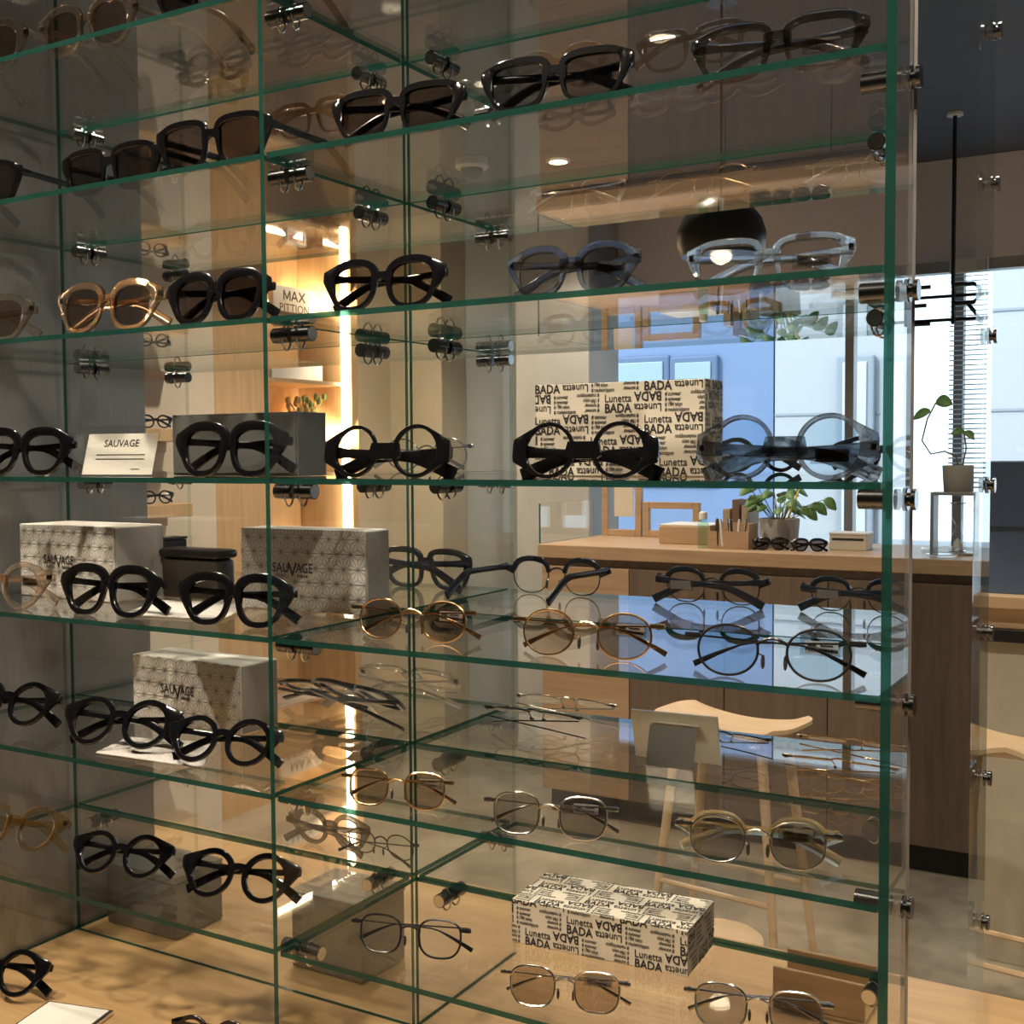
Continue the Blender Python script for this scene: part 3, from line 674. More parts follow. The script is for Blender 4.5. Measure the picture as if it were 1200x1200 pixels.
def star_box(label, A, B, C, zpl, ht, lidw=.25):
    t, wd, dp = boxed('gift_box', label, A, B, C, zpl, ht, None, 'white star patterned boxes')
    e = .0012
    MB().bbox(0, wd*.985, 0, dp, 0, ht, e).build('sleeve', 'card_white', t)
    MB().bbox(wd*.985+.0003, wd, .001, dp-.001, .001, ht-.001, e).build('drawer_end', 'card_grey', t)
    star_print(t, wd*.985, ht, (0, 0, 0), (1,0,0), (0,0,1))
    p = P2(); x_ = wd*.42-.031; y_ = ht*.47
    p.text('SAU', x_, y_, .017, .012, .0255); p.text('V', x_+.024, y_-.0055, .026, .006, .0145); p.text('AGE', x_+.0365, y_, .017, .012, .0255)
    p.text('PARIS', x_+.006, y_-.006, .0055, .01, .016)
    for j in range(5): p.rect(x_+.0385+j*.0034, y_-.006, x_+.0408+j*.0034, y_-.0025)      # second word too small to read
    p.lay('lettering', 'ink', t, (0, 0, 0), (1,0,0), (0,0,1), wd, ht, .0008)
    q = P2(); q.line((dp*.35, ht*.35), (dp*.6, ht*.68), .0008); q.line((dp*.6, ht*.35), (dp*.35, ht*.68), .0008); q.line((dp*.74, ht*.35), (dp*.74, ht*.7), .0008)
    q.lay('numeral', 'grey_ink', t, (wd, 0, 0), (0,1,0), (0,0,1), dp, ht)
    return t
z3, z4, z5, z2 = -3*H+TH, -4*H+TH, -5*H+TH, -2*H+TH
star_box('white star patterned box with grey end beside the small black block', (25, 697), (136, 707), (182, 698), z3, .100)
star_box('larger white star patterned box standing by the partition next to the dark case', (284, 712), (431, 722), (473, 717), z3, .102)
star_box('white star patterned box alone on its shelf above the folded cloth', (157, 842), (285, 862), (330, 850), z4, .090)
def news_print(t, name, wd, ht, O, ux, uy, S, x0=0, y0=0):
    p = P2(); rh = S*1.75; bw = S*2.62; sw = S*2.2
    rows = int(ht/rh)+2
    per = 2*bw+2*sw+S*.5
    for r_ in range(-1, rows):
        y = y0+r_*rh; off = x0+(-.48*per*(r_ % 2))+(.13*per if r_ % 3 == 0 else 0)
        x = off-per
        while x < wd:
            p.text('Lunetta', x, y+S*.86, S*.92, .01, bw*.92); p.text('BADA', x, y, S*1.05, .024, bw*.92)
            p.text('BADA', x+bw, y+S*.86, S*1.05, .024, bw*.92, True); p.text('Lunetta', x+bw, y, S*.92, .01, bw*.92, True)
            xs = x+2*bw+S*.1
            for j, (tx, wq) in enumerate((('# madeinnippon', 1), ('# 1984 tokyo', .72), ('# eyewear', .66), ('# sunwear', .66))):
                p.text(tx, xs, y+j*S*.42, S*.46, .02, sw*.95*wq); p.text(tx, xs+sw+sw*.95*(1-wq), y+(3-j)*S*.42, S*.46, .02, sw*.95*wq, True)
            x += per
    p.lay(name, 'ink', t, O, ux, uy, wd, ht)
def news_box(label, t, wd, dp, ht, S):
    MB().bbox(0, wd, 0, dp, 0, ht, .0008).build('carton', 'card_cream', t)
    news_print(t, 'front_print', wd, ht, (0,0,0), (1,0,0), (0,0,1), S)
    news_print(t, 'top_print', wd, dp, (0,0,ht), (1,0,0), (0,1,0), S, .01)
    news_print(t, 'end_print', dp, ht, (wd,0,0), (0,1,0), (0,0,1), S, .02)
b0, b1 = at(628, 560, .16), at(826, 560, .16)
lab = 'newsprint box lettered Lunetta BADA standing upright behind black angular round glasses'
t = thing('glasses_box', lab, 'box', (b0.x, .16, z2+.0005), 0, 'newsprint boxes'); news_box(lab, t, b1.x-b0.x, .05, at(628, 452, .16).z-z2, .0125)
lab = 'newsprint box lettered Lunetta BADA lying flat on the lowest shelf'
t, wd, dp = boxed('glasses_box', lab, (600, 1104), (806, 1146), (841, 1108), z5, 0, None, 'newsprint boxes'); news_box(lab, t, wd, dp, .048, .0125)

b0, b1 = at(203, 556, .085), at(350, 556, .085)
t = thing('storage_box', 'dark grey slipcase box standing behind thick black eyeglasses', 'box', (b0.x, .085, z2+.0005))
MB().bbox(0, b1.x-b0.x, 0, .05, 0, at(203, 487, .085).z-z2, .001).build('body', 'box_grey', t)
MB().bbox(.0025, b1.x-b0.x-.0025, -.0015, -.0002, .003, at(203, 487, .085).z-z2-.003, .0004).build('cover', 'box_grey', t)
# acrylic block sign
b0, b1 = at(82, 556, .05), at(160, 556, .05); sw_ = b1.x-b0.x; sh = .062
t = thing('sign_stand', 'clear acrylic block sign reading SAUVAGE on the glass shelf', 'sign', (b0.x, .05, z2+.0005), R(6))
sh_ = .018
def slant(x0, x1, y0, y1, z0, z1):
    mb = MB().box(x0, x1, y0, y1, z0, z1); mb.v = [(x, y+sh_*z/sh, z) for x, y, z in mb.v]; return mb
slant(0, sw_, 0, .016, 0, sh).build('block', 'acrylic', t)
slant(.003, sw_-.003, .0164, .0174, .001, sh*.84).build('paper', 'card_white', t)
nn = Vector((0, sh_, sh)).normalized()
p = P2(); p.text('SAUVAGE', sw_/2, sh*.60, .013, .012, center=True)
for j in range(2): p.rect(sw_*.18, sh*(.42-.09*j), sw_*.84, sh*(.42-.09*j)+.0012)
p.rect(sw_*.68, sh*.12, sw_*.8, sh*.12+.001)
p.lay('lettering', 'ink', t, (0, .0163, 0), (1,0,0), nn, sw_, sh, .0002)
# small black block, dark case, cloths on the shelves
c = atz(190, 696, z3); t = thing('glasses_case', 'small black upright case end beside the star patterned box', 'case', (c.x, c.y, z3+.0005), R(4))
MB().bbox(-.012, .012, 0, .04, 0, .075, .002).build('body', 'block_black', t); MB().bbox(-.0125, .0125, -.001, .041, .0755, .079, .001).build('lid', 'block_black', t)
c0, c1 = atz(212, 697, z3), atz(290, 700, z3); t = thing('glasses_case', 'dark brown hard glasses case between the small black block and larger box', 'case', (c0.x, min(c0.y, .2), z3+.0005))
cw = min(c1.x-c0.x, .15); MB().bbox(0, cw, 0, .035, 0, .055, .006).build('body', 'case_dark', t, True)
MB().bbox(-.003, cw+.003, -.003, .038, .0555, .068, .005).build('lid', 'block_black', t, True)
def cloth(label, pts, z):
    ws = [atz(x, y, z) for x, y in pts]; A, B, C_, D_ = ws; mb = MB(); n = 14; vs = []
    for j in range(n+1):
        for i in range(n+1):
            u, v = i/n, j/n; q = (A*(1-u)+B*u)*(1-v)+(D_*(1-u)+C_*u)*v
            vs.append((q.x, q.y, z+.0015+.0032*abs(math.sin(u*9+v*4))*math.sin(math.pi*u)*math.sin(math.pi*v)+.001*math.sin(v*17)**2))
    fs = [(j*(n+1)+i, j*(n+1)+i+1, (j+1)*(n+1)+i+1, (j+1)*(n+1)+i) for j in range(n) for i in range(n)]
    mb.add(vs, fs); o = mb.build('cleaning_cloth', 'cloth', None, True); md = o.modifiers.new('thick', 'SOLIDIFY'); md.thickness = .0008; md.offset = -1; return tag(o, label, 'cloth')
cloth('white patterned cleaning cloth under the thick black eyeglasses by the larger box', [(140, 722), (262, 728), (300, 708), (190, 706)], z3)
cloth('white patterned cleaning cloth in front of the single star patterned box', [(112, 884), (238, 902), (250, 872), (150, 866)], z4)
# steel sign stand seen from behind on a rear shelf
c0, c1 = atz(735, 893, z4), atz(830, 906, z4); c0.y = min(c0.y, D2-.1); wd = .105
t = thing('sign_stand', 'brushed steel sign holder seen from behind on the rear shelf', 'sign', (c0.x, c0.y, z4+.0005), R(4))
mb = MB().box(0, wd, 0, .004, 0, .060); mb.v = [(x, y-.022*z/.072+.03, z) for x, y, z in mb.v]; mb.build('plate', 'steel_plate', t)
mb = MB().box(.024, wd-.024, 0, .002, 0, .044); mb.v = [(x, y+.0265*z/.072-.006+.002, z) for x, y, z in mb.v]; mb.build('prop', 'steel_plate', t)
# things on the table inside and behind the cabinet
for lab, A, B, Y0, hh in (('dark grey storage box on the oak table behind black round glasses', 124, 204, .30, .085), ('dark grey storage box on the oak table near the partition', 340, 424, .32, .10)):
    a, b = at(A, 1000, Y0), at(B, 1000, Y0)
    t = thing('storage_box', lab, 'box', (a.x, Y0, ZT+.0006)); MB().bbox(0, b.x-a.x, 0, .1, 0, hh, .003).build('body', 'box_grey', t); MB().bbox(-.001, b.x-a.x+.001, -.001, .101, hh+.0004, hh+.012, .002).build('lid', 'box_grey', t)
a = atz(78, 1196, ZT); t = thing('sign_stand', 'small framed price card lying on the oak table', 'sign', (a.x, a.y, ZT+.0006), R(14))
MB().bbox(-.05, .05, -.05, .03, 0, .006, .001).build('frame', 'chrome', t); MB().box(-.046, .046, -.046, .026, .0062, .0068).build('card', 'card_white', t)
a = atz(905, 1180, ZT); t = thing('wooden_tray', 'dark wooden tray on the oak table behind the lowest shelf', 'tray', (a.x, min(a.y, .62), ZT+.0006))
MB().bbox(0, .12, 0, .07, 0, .006, .002).build('base', 'wood_tray', t); MB().bbox(0, .12, 0, .006, .0064, .055, .002).build('side', 'wood_tray', t); MB().bbox(0, .12, .064, .07, .0064, .055, .002).build('side', 'wood_tray', t)

# ------------------------------------------------------------------ counter by the window
YC = 3.4; ztc = at(900, 648, YC).z
def counter(label, x0, x1, nd, end_left):
    t = thing('service_counter', label, 'counter', (x0, YC, ZF)); L = x1-x0; h = ztc-ZF
    MB().bbox(0, L, 0, .62, h-.055, h, .003).build('counter_top', 'wood_counter', t)
    MB().box(.012, L-.012, .03, .60, .1, h-.0555).build('carcass', 'wood_brown', t)
    MB().box(.03, L-.03, .06, .58, 0, .0995).build('plinth', 'black_paint', t)
    w_ = (L-.024)/nd
    for i in range(nd): MB().bbox(.012+i*w_+.002, .012+(i+1)*w_-.002, .012, .0295, .105, h-.09, .0015).build('front_panel', 'wood_brown' if not end_left or i else 'wood_counter', t)
    return t
cxl = at(630, 640, YC).x
counter('long wooden service counter under the window with plant and pen box', cxl, .10, 4, True)
counter('wooden service counter reflected in the mirror under the hanging sign', 1.02, 2.45, 3, False)
def on(px, Y=None): return at(px, 640, (Y or YC+.2))
zc0 = ztc+.0006
# glass screen, boxes, frame
q = on(634, YC+.04); t = pane('glass_screen', q.x-.004, q.x+.004, YC+.03, YC+.55, zc0, zc0+.17, 'x'); tag(t, 'low clear glass screen at the counter end', 'screen')
a, b = on(772, YC+.25), on(820, YC+.25)
t = thing('wooden_box', 'low oak box with white lid on the counter', 'box', (a.x, YC+.25, zc0)); bw = b.x-a.x+.05
MB().bbox(0, bw, 0, .2, 0, .075, .003).build('body', 'wood_counter', t); MB().bbox(.004, bw-.004, .004, .196, .0755, .083, .002).build('lid', 'white_paint', t)
a, b = on(704, YC+.58), on(750, YC+.58); t = thing('notice_board', 'oak framed notice board standing in the window behind the counter', 'frame', (a.x, YC+.59, zc0))
fw_ = b.x-a.x; fh = .34
for x0, x1, z0_, z1_ in ((0, .03, 0, fh), (fw_-.03, fw_, 0, fh), (.031, fw_-.031, 0, .03), (.031, fw_-.031, fh-.03, fh)): MB().bbox(x0, x1, 0, .03, z0_, z1_, .002).build('rail', 'wood_counter', t)
MB().box(fw_*.3, fw_*.78, .012, .016, .09, fh-.1).build('notice', 'card_cream', t); MB().box(.031, fw_-.031, .018, .022, .031, fh-.031).build('pane', 'glass_room', t)
a, b = on(752, YC+.58), on(818, YC+.58); t = thing('picture_board', 'low oak frame beside the framed notice board in the window', 'frame', (a.x, YC+.59, zc0)); fw_ = b.x-a.x; fh = .16
for x0, x1, z0_, z1_ in ((0, .03, 0, fh), (fw_-.03, fw_, 0, fh), (.031, fw_-.031, 0, .03), (.031, fw_-.031, fh-.03, fh)): MB().bbox(x0, x1, 0, .03, z0_, z1_, .002).build('rail', 'wood_counter', t)
MB().box(.031, fw_-.031, .018, .022, .031, fh-.031).build('pane', 'glass_room', t)
# bottle
q = on(824, YC+.12); t = thing('glass_bottle', 'green tinted glass bottle with white cap on the counter', 'bottle', (q.x, YC+.12, zc0))
MB().lathe([(.022, 0), (.024, .01), (.024, .09), (.016, .108), (.016, .115)], 20).build('body', 'bottle_green', t, True); MB().lathe([(.017, .1153), (.017, .14), (.012, .146)], 16).build('cap', 'white_paint', t, True)
# pen box with pens and pebbles of beads
a = on(829, YC+.1); t = thing('pen_box', 'open oak box on the counter beside the green bottle', 'box', (a.x, YC+.1, zc0)); wq = .17
for x0, x1, y0, y1, z0_, z1_ in ((0, wq, 0, .11, 0, .008), (0, wq, 0, .008, .0084, .07), (0, wq, .102, .11, .0084, .1), (0, .008, .0085, .1015, .0084, .09), (wq-.008, wq, .0085, .1015, .0084, .1)): MB().box(x0, x1, y0, y1, z0_, z1_).build('board', 'wood_counter', t)
for i in range(7):
    x = a.x+.025+i*.019; y = YC+.04+.05*random.random()+.06; c_ = ('chrome', 'ink', 'white_paint')[i % 3]
    o = thing('pen', ('chrome', 'black', 'white')[i % 3]+' pen standing in the open oak box', 'pen', (x, y, zc0+.0084), 0, 'pens in the oak box')
    o.rotation_euler = (R(random.uniform(-8, 8)), R(random.uniform(-6, 6)), 0)
    MB().lathe([(.004, .001), (.005, .01), (.005, .105), (.003, .112)], 8).build('barrel', c_, o, True); MB().box(.005, .0062, -.0015, .0015, .075, .11).build('pocket_clip', 'chrome', o)
for px, hh, mt, lab in ((862, .19, 'book_brown', 'dark brown book standing on the counter beside the pot'), (873, .165, 'book_tan', 'tan book standing against the grey pot'), (851, .15, 'book_tan', 'thin tan book standing beside the pen box')):
    q = on(px, YC+.26); t = thing('book', lab, 'book', (q.x, YC+.26, zc0)); w2 = .03
    MB().bbox(-w2/2, w2/2, 0, .003, 0, hh, .001).build('spine', mt, t); MB().box(-w2/2, -w2/2+.002, .0032, .13, 0, hh).build('cover', mt, t); MB().box(w2/2-.002, w2/2, .0032, .13, 0, hh).build('cover', mt, t); MB().box(-w2/2+.0024, w2/2-.0024, .0032, .127, .003, hh-.004).build('pages', 'card_white', t)
def leafpart(t, base, tip, wd, mat='leaf', droop=.02):
    base, tip = Vector(base), Vector(tip); d = tip-base; sd = d.cross(Vector((0, -.8, .6)));
    sd = sd.normalized() if sd.length > 1e-4 else Vector((1, 0, 0)); vs = []; n = 5
    for i in range(n+1):
        u = i/n; w_ = wd*math.sin(math.pi*min(1, u*.92+.06))**.7; c_ = base+d*u-Vector((0, 0, droop*u*u))
        vs += [c_-sd*w_+Vector((0, 0, .12*w_)), c_, c_+sd*w_+Vector((0, 0, .12*w_))]
    fs = [(i*3+k, i*3+k+1, i*3+k+4, i*3+k+3) for i in range(n) for k in (0, 1)]
    o = MB().add(vs, fs).build('leaf', mat, t, True); md = o.modifiers.new('s', 'SOLIDIFY'); md.thickness = .0012
def pot(t, r, h, mat='pot_grey'):
    MB().lathe([(r*.86, 0), (r*.9, .003), (r, h-.003), (r*.98, h), (r*.9, h), (r*.88, h-.012), (.001, h-.012)], 28).build('pot', mat, t, True)
q = on(913, YC+.3); t = thing('potted_plant', 'leafy green plant in a wide grey pot on the counter', 'plant', (q.x, YC+.3, zc0)); pot(t, .082, .115)
for i in range(22):
    a = random.uniform(0, 6.28); r_ = random.uniform(.03, .14); hz = random.uniform(.13, .26); tip = (math.cos(a)*r_, math.sin(a)*r_, hz)
    MB().tube([(math.cos(a)*.01, math.sin(a)*.01, .1), (tip[0]*.6, tip[1]*.6, hz*.75), tip], .0018, 5).build('stem', 'stem', t, True)
    leafpart(t, tip, (tip[0]+math.cos(a)*.05, tip[1]+math.sin(a)*.05, hz-.005), .022)
leafpart(t, (.03, 0, .1), (.09, -.02, .24), .006, 'yellow', 0)
for i in range(3): 
    tip = (.10+.03*i, .02+.03*i, .15+.02*i); MB().tube([(.02, 0, .1), (.09, 0, .16), tip], .0015, 5).build('stem', 'stem', t, True); leafpart(t, tip, (tip[0]+.05, tip[1], tip[2]-.02), .024)
for px, lab in ((903, 'black folded sunglasses lying on the counter before the grey pot'), (948, 'black sunglasses lying on the counter beside the card box')):
    o = copy_tree(PROTO[('thick', BK, 'lens_dark', 'fold', False)] if ('thick', BK, 'lens_dark', 'fold', False) in PROTO else PROTO[('thick', BK, 'lens_clear', 'fold', False)])
    q = on(px, YC+.12); o.location = (q.x, YC+.12, zc0+.001); o.rotation_euler = (R(-25), 0, R(15)); tag(o, lab, 'glasses', 'glasses on the counter'); o.scale = (1, 1, 1)
a, b = on(972, YC+.24), on(1015, YC+.24); t = thing('card_box', 'small beige tissue box with dark slot on the counter', 'box', (a.x, YC+.24, zc0)); wd = b.x-a.x
MB().bbox(0, wd, 0, .11, 0, .06, .002).build('body', 'card_cream', t); MB().box(.01, wd-.01, -.001, -.0002, .038, .047).build('slot', 'ink', t); MB().bbox(-.002, wd+.002, -.002, .112, .0604, .068, .001).build('lid', 'white_paint', t)

# things on the counter seen in the mirror
def vm(px, py, Y): return flip(at(px, py, Y))
YV = YC+.18
ql, qr = vm(1145, 600, YV), vm(1090, 600, YV); bw = qr.x-ql.x; bh = at(1110, 577, YV).z-ztc
t = thing('box_stand', 'open white box frame with hourglass inside on the reflected counter', 'frame', (ql.x, YV, zc0))
for x0, x1, z0_, z1_ in ((0, .012, 0, bh), (bw-.012, bw, 0, bh), (.0125, bw-.0125, 0, .01), (.0125, bw-.0125, bh-.012, bh)): MB().bbox(x0, x1, 0, .1, z0_, z1_, .001).build('board', 'grey_metal', t)
t = thing('hourglass', 'glass hourglass standing inside the open box frame', 'hourglass', (ql.x+bw*.45, YV+.05, zc0+.0105)); hg = bh-.05
MB().lathe([(.026, .004), (.028, hg*.12), (.024, hg*.3), (.004, hg*.5), (.024, hg*.7), (.028, hg*.88), (.026, hg-.004)], 20).build('bulbs', 'clear_ware', t, True); MB().lathe([(.03, 0), (.03, .0035)], 20).build('cap', 'chrome', t); MB().lathe([(.03, hg-.0035), (.03, hg)], 20).build('cap', 'chrome', t); MB().lathe([(.02, .0045), (.014, hg*.2), (.001, hg*.28)], 16).build('sand_pile', 'sand', t, True)
q = vm(1123, 600, YV+.05); zz = zc0+bh+.0004; t = thing('potted_plant', 'twisting long stemmed plant in round grey pot on the open box frame', 'plant', (q.x, YV+.05, zz)); pot(t, .058, .098)
st = [(0,0,.08), (.01,0,.13), (.05,0,.15), (.10,0,.14), (.13,-.01,.19), (.11,-.02,.27), (.08,-.02,.33)]
MB().tube(st, .003, 6).build('stem', 'stem', t, True); leafpart(t, (.08,-.02,.33), (.02,-.03,.345), .03); leafpart(t, (.1,-.02,.3), (.16,-.03,.29), .022)
st = [(-.01,0,.08), (-.025,0,.16), (-.015,.01,.22)]; MB().tube(st, .003, 6).build('stem', 'stem', t, True); leafpart(t, (-.015,.01,.22), (.03,0,.235), .016); leafpart(t, (-.015,.01,.22), (-.06,0,.21), .016)
q = vm(1102, 600, YC+.09); t = thing('glass_dish', 'clear glass dish on the reflected counter', 'dish', (q.x, YC+.09, zc0)); MB().lathe([(.05, 0), (.062, .008), (.064, .03), (.058, .03), (.05, .012), (.001, .01)], 24).build('bowl', 'clear_ware', t, True); MB().tube([(.062*math.cos(i*.2618), .062*math.sin(i*.2618), .031) for i in range(24)], .003, 6, True).build('rim', 'acrylic', t, True)
# hanging sign ER (mirrored letters read right in the mirror)
YS = YC+.45
a = vm(1150, 600, YS); zt_, zb_ = at(1130, 331, YS).z, at(1130, 379, YS).z; lh = zt_-zb_
t = thing('hanging_sign', 'black metal letter sign ER on rails hung from the ceiling, in the mirror', 'sign', (a.x, YS, zb_)); 
zr = ZC-zb_; xr_ = vm(1117, 300, YS).x-a.x
MB().cyl((xr_, .005, lh*.95), (xr_, .005, zr-.012), .008, 10).build('rod', 'black_paint', t, True); MB().lathe([(.03, zr-.012), (.03, zr-.0005)], 16, (xr_, .005, 0)).build('ceiling_plate', 'white_paint', t)
for zz in (lh*.12, lh*.70): MB().box(-.02, .62, .007, .012, zz-.006, zz+.006).build('rail', 'black_paint', t)
def letter(polys, name):
    mb = MB()
    for pts in polys: mb.tube([(x, .0, z) for x, z in pts], .0085, 6)
    mb.build(name, 'black_paint', t, True)
w_ = vm(1119, 350, YS).x-a.x+.005                 # R: stem at larger real x (mirrored)
letter([[(w_, 0), (w_, lh)], [(w_, lh*.96), (w_*.35, lh*.96), (.01, lh*.85), (.01, lh*.66), (w_*.35, lh*.5), (w_, lh*.5)], [(w_*.55, lh*.5), (0, 0)]], 'letter_r')
x1 = w_+.085; x2 = x1+.085
letter([[(x2, 0), (x2, lh)], [(x2, lh*.95), (x1, lh*.95)], [(x2, lh*.5), (x1+.015, lh*.5)], [(x2, lh*.04), (x1, lh*.04)]], 'letter_e')
# venetian blind in the mirrored part of the window
bl, br_ = vm(1158, 450, YB-.06).x, vm(1112, 450, YB-.06).x
t = thing('venetian_blind', 'white slatted venetian blind in the window behind the hanging sign', 'blind', (bl, YB-.06, WZ1-.04))
MB().bbox(0, br_-bl, -.02, .02, -.03, .03, .003).build('head_rail', 'white_paint', t)
zz0 = WZ1-.04-(at(1130, 565, YB-.06).z); ns = 44
sm = None
for i in range(ns):
    z_ = -.045-i*zz0/ns
    if sm is None: sm = MB().add([(0, -.011, -.003), (br_-bl, -.011, -.003), (br_-bl, .011, .003), (0, .011, .003), (0, -.011, -.0018), (br_-bl, -.011, -.0018), (br_-bl, .011, .0042), (0, .011, .0042)], [(0,1,2,3), (4,7,6,5), (0,4,5,1), (2,6,7,3), (0,3,7,4), (1,5,6,2)]).build('slat', 'blind_slat', t); sm.location.z = z_
    else: o = sm.copy(); COL.objects.link(o); o.parent = t; o.location.z = z_

# navy display unit past the end panel
YN = 2.75; nx0 = at(1149, 600, YN).x; nx1 = nx0+.5; zs = [at(1180, y, YN).z for y in (541, 618, 697, 711, 737, 752)]
t = thing('display_unit', 'navy topped wooden display unit with lit shelf past the mirror end', 'cabinet', (nx0, YN, ZF)); LX = nx1-nx0
def zz_(z): return z-ZF
MB().bbox(0, LX, 0, .3, zz_(zs[1])+.0005, zz_(zs[0]), .003).build('navy_panel', 'navy_paint', t); MB().bbox(0, LX, .02, .3, zz_(zs[2])+.0005, zz_(zs[1]), .002).build('glass_front', 'facade_blue_dark', t)
MB().bbox(-.01, LX, -.05, .3, zz_(zs[3])+.0005, zz_(zs[2]), .002).build('ledge', 'wood_light', t); MB().bbox(0, LX, .0, .3, zz_(zs[4])+.0005, zz_(zs[3]), .002).build('lit_back', 'wood_light', t); MB().bbox(-.01, LX, -.02, .3, zz_(zs[5])+.0005, zz_(zs[4]), .002).build('dark_rail', 'black_paint', t); MB().bbox(0, LX, .02, .3, 0, zz_(zs[5]), .002).build('base', 'concrete_warm', t)
# stools
def stool(label, px, py, Y, wd, rz):
    c = at(px, py, Y); h = c.z-ZF; t = thing('bar_stool', label, 'stool', (c.x, c.y, ZF), rz, 'wooden bar stools'); n = 14; vs = []; dp = wd*.62
    for k in (0, 1):
        for j in range(n+1):
            for i in range(n+1):
                u, v = -1+2*i/n, -1+2*j/n; rr = (abs(u)**4+abs(v)**4)**.25; mx_ = max(abs(u), abs(v), 1e-6); f = mx_/rr if rr > 1e-6 else 1
                x, y = u*f*wd/2, v*f*dp/2; top = .035*u*u+.03*math.exp(-(u/.28)**2)*max(0, -v)-.012
                vs.append((x, y, h+top if k == 0 else h+top-.03+.018*max(u*u, v*v)))
    N_ = (n+1)**2; fs = []
    for j in range(n):
        for i in range(n): a_ = j*(n+1)+i; fs += [(a_, a_+1, a_+n+2, a_+n+1), (N_+a_, N_+a_+n+1, N_+a_+n+2, N_+a_+1)]
    edge = [i for i in range(n+1)]+[j*(n+1)+n for j in range(1, n+1)]+[n*(n+1)+i for i in range(n-1, -1, -1)]+[j*(n+1) for j in range(n-1, 0, -1)]
    for i in range(len(edge)): a_, b_ = edge[i], edge[(i+1) % len(edge)]; fs.append((a_, N_+a_, N_+b_, b_))
    MB().add(vs, fs).build('seat', 'wood_light', t, True)
    for sx in (-1, 1):
        for sy in (-1, 1): MB().tube([(sx*wd*.3, sy*dp*.3, h-.022), (sx*wd*.46, sy*dp*.46, 0)], [.016, .012], 10).build('leg', 'wood_light', t, True)
    for sy in (-1, 1): MB().cyl((-wd*.42, sy*dp*.42, .22), (wd*.42, sy*dp*.42, .22), .009, 8).build('stretcher', 'wood_light', t, True)
    return t
stool('wooden saddle seat bar stool in front of the long service counter', 858, 846, 2.45, .46, R(-8))
stool('wooden saddle seat bar stool in front of the navy topped display unit', 1195, 872, 2.3, .42, R(-8))
c = atz(838, 1096, -1.40); t = thing('low_stool', 'low round stool with cream seat beyond the table', 'stool', (c.x, c.y, ZF)); hh = -1.40-ZF
MB().lathe([(.10, hh-.04), (.108, hh-.03), (.108, hh-.006), (.1, hh), (.001, hh)], 28).build('seat', 'wood_light', t, True)
for i in range(3): a = i*2.094+.4; MB().tube([(.07*math.cos(a), .07*math.sin(a), hh-.041), (.12*math.cos(a), .12*math.sin(a), 0)], .011, 8).build('leg', 'wood_light', t, True)

# pendant and ceiling fittings
q = at(845, 282, 2.3); t = thing('pendant_lamp', 'black round dome pendant lamp with warm bulb behind the crystal clear glasses', 'lamp', (q.x, q.y, q.z))
MB().lathe([(.115, -.045), (.126, -.02), (.128, .02), (.115, .06), (.088, .094), (.045, .118), (.012, .126)], 32).build('shade', 'black_paint', t, True)
MB().cyl((0, 0, .126), (0, 0, ZC-q.z-.022), .004, 8).build('cord', 'black_paint', t); MB().lathe([(.045, ZC-q.z-.02), (.045, ZC-q.z-.0005)], 20).build('ceiling_rose', 'black_paint', t); MB().ball((0, 0, -.032), .036, 14).build('bulb', 'lamp_glow', t, True)
q = atz(553, 186, ZC); t = thing('dome_camera', 'white dome security camera on the ceiling', 'camera', (q.x, q.y, ZC))
MB().lathe([(.07, -.0005), (.075, -.035), (.066, -.045)], 24).build('base', 'white_paint', t, True); MB().lathe([(.05, -.0455), (.046, -.065), (.03, -.085), (.008, -.092)], 20).build('dome', 'black_paint', t, True)
def downlight(x, y, label, power, col=(1, .85, .66), spot=R(120)):
    t = thing('downlight', label, 'lamp', (x, y, ZC), 0, 'ceiling downlights')
    MB().lathe([(.055, -.0005), (.055, -.008), (.042, -.010)], 20).build('trim_ring', 'white_paint', t, True); MB().lathe([(.040, -.0095), (.040, -.0105)], 20).build('lens', 'lamp_glow', t)
    l = bpy.data.lights.new('downlight_glow', 'SPOT'); l.energy = power; l.color = col; l.spot_size = spot; l.spot_blend = .6; l.shadow_soft_size = .04
    o = bpy.data.objects.new('downlight_glow', l); COL.objects.link(o); o.parent = t; o.location = (0, 0, -.03)
for x, y, pw, nm in ((-.75, -.55, 80, 'over the cabinet front by the clear peach sunglasses'), (.0, -.6, 80, 'over the cabinet front by the partition'), (.75, -.75, 62, 'over the cabinet front by the mirror end'), (-.5, .95, 55, 'behind the cabinet by the partition'), (.5, 1.0, 50, 'behind the cabinet by the stool'), (-1.7, 2.6, 85, 'before the oak wall niche'), (-1.6, 3.7, 62, 'before the warm concrete column'), (-.6, 2.5, 34, 'over the long service counter stool'), (1.3, 2.6, 40, 'over the counter under the hanging sign'), (-1.9, .9, 60, 'over the floor beside the cabinet'), (1.6, .3, 55, 'over the table end')):
    downlight(x, y, 'round recessed ceiling downlight '+nm, pw)

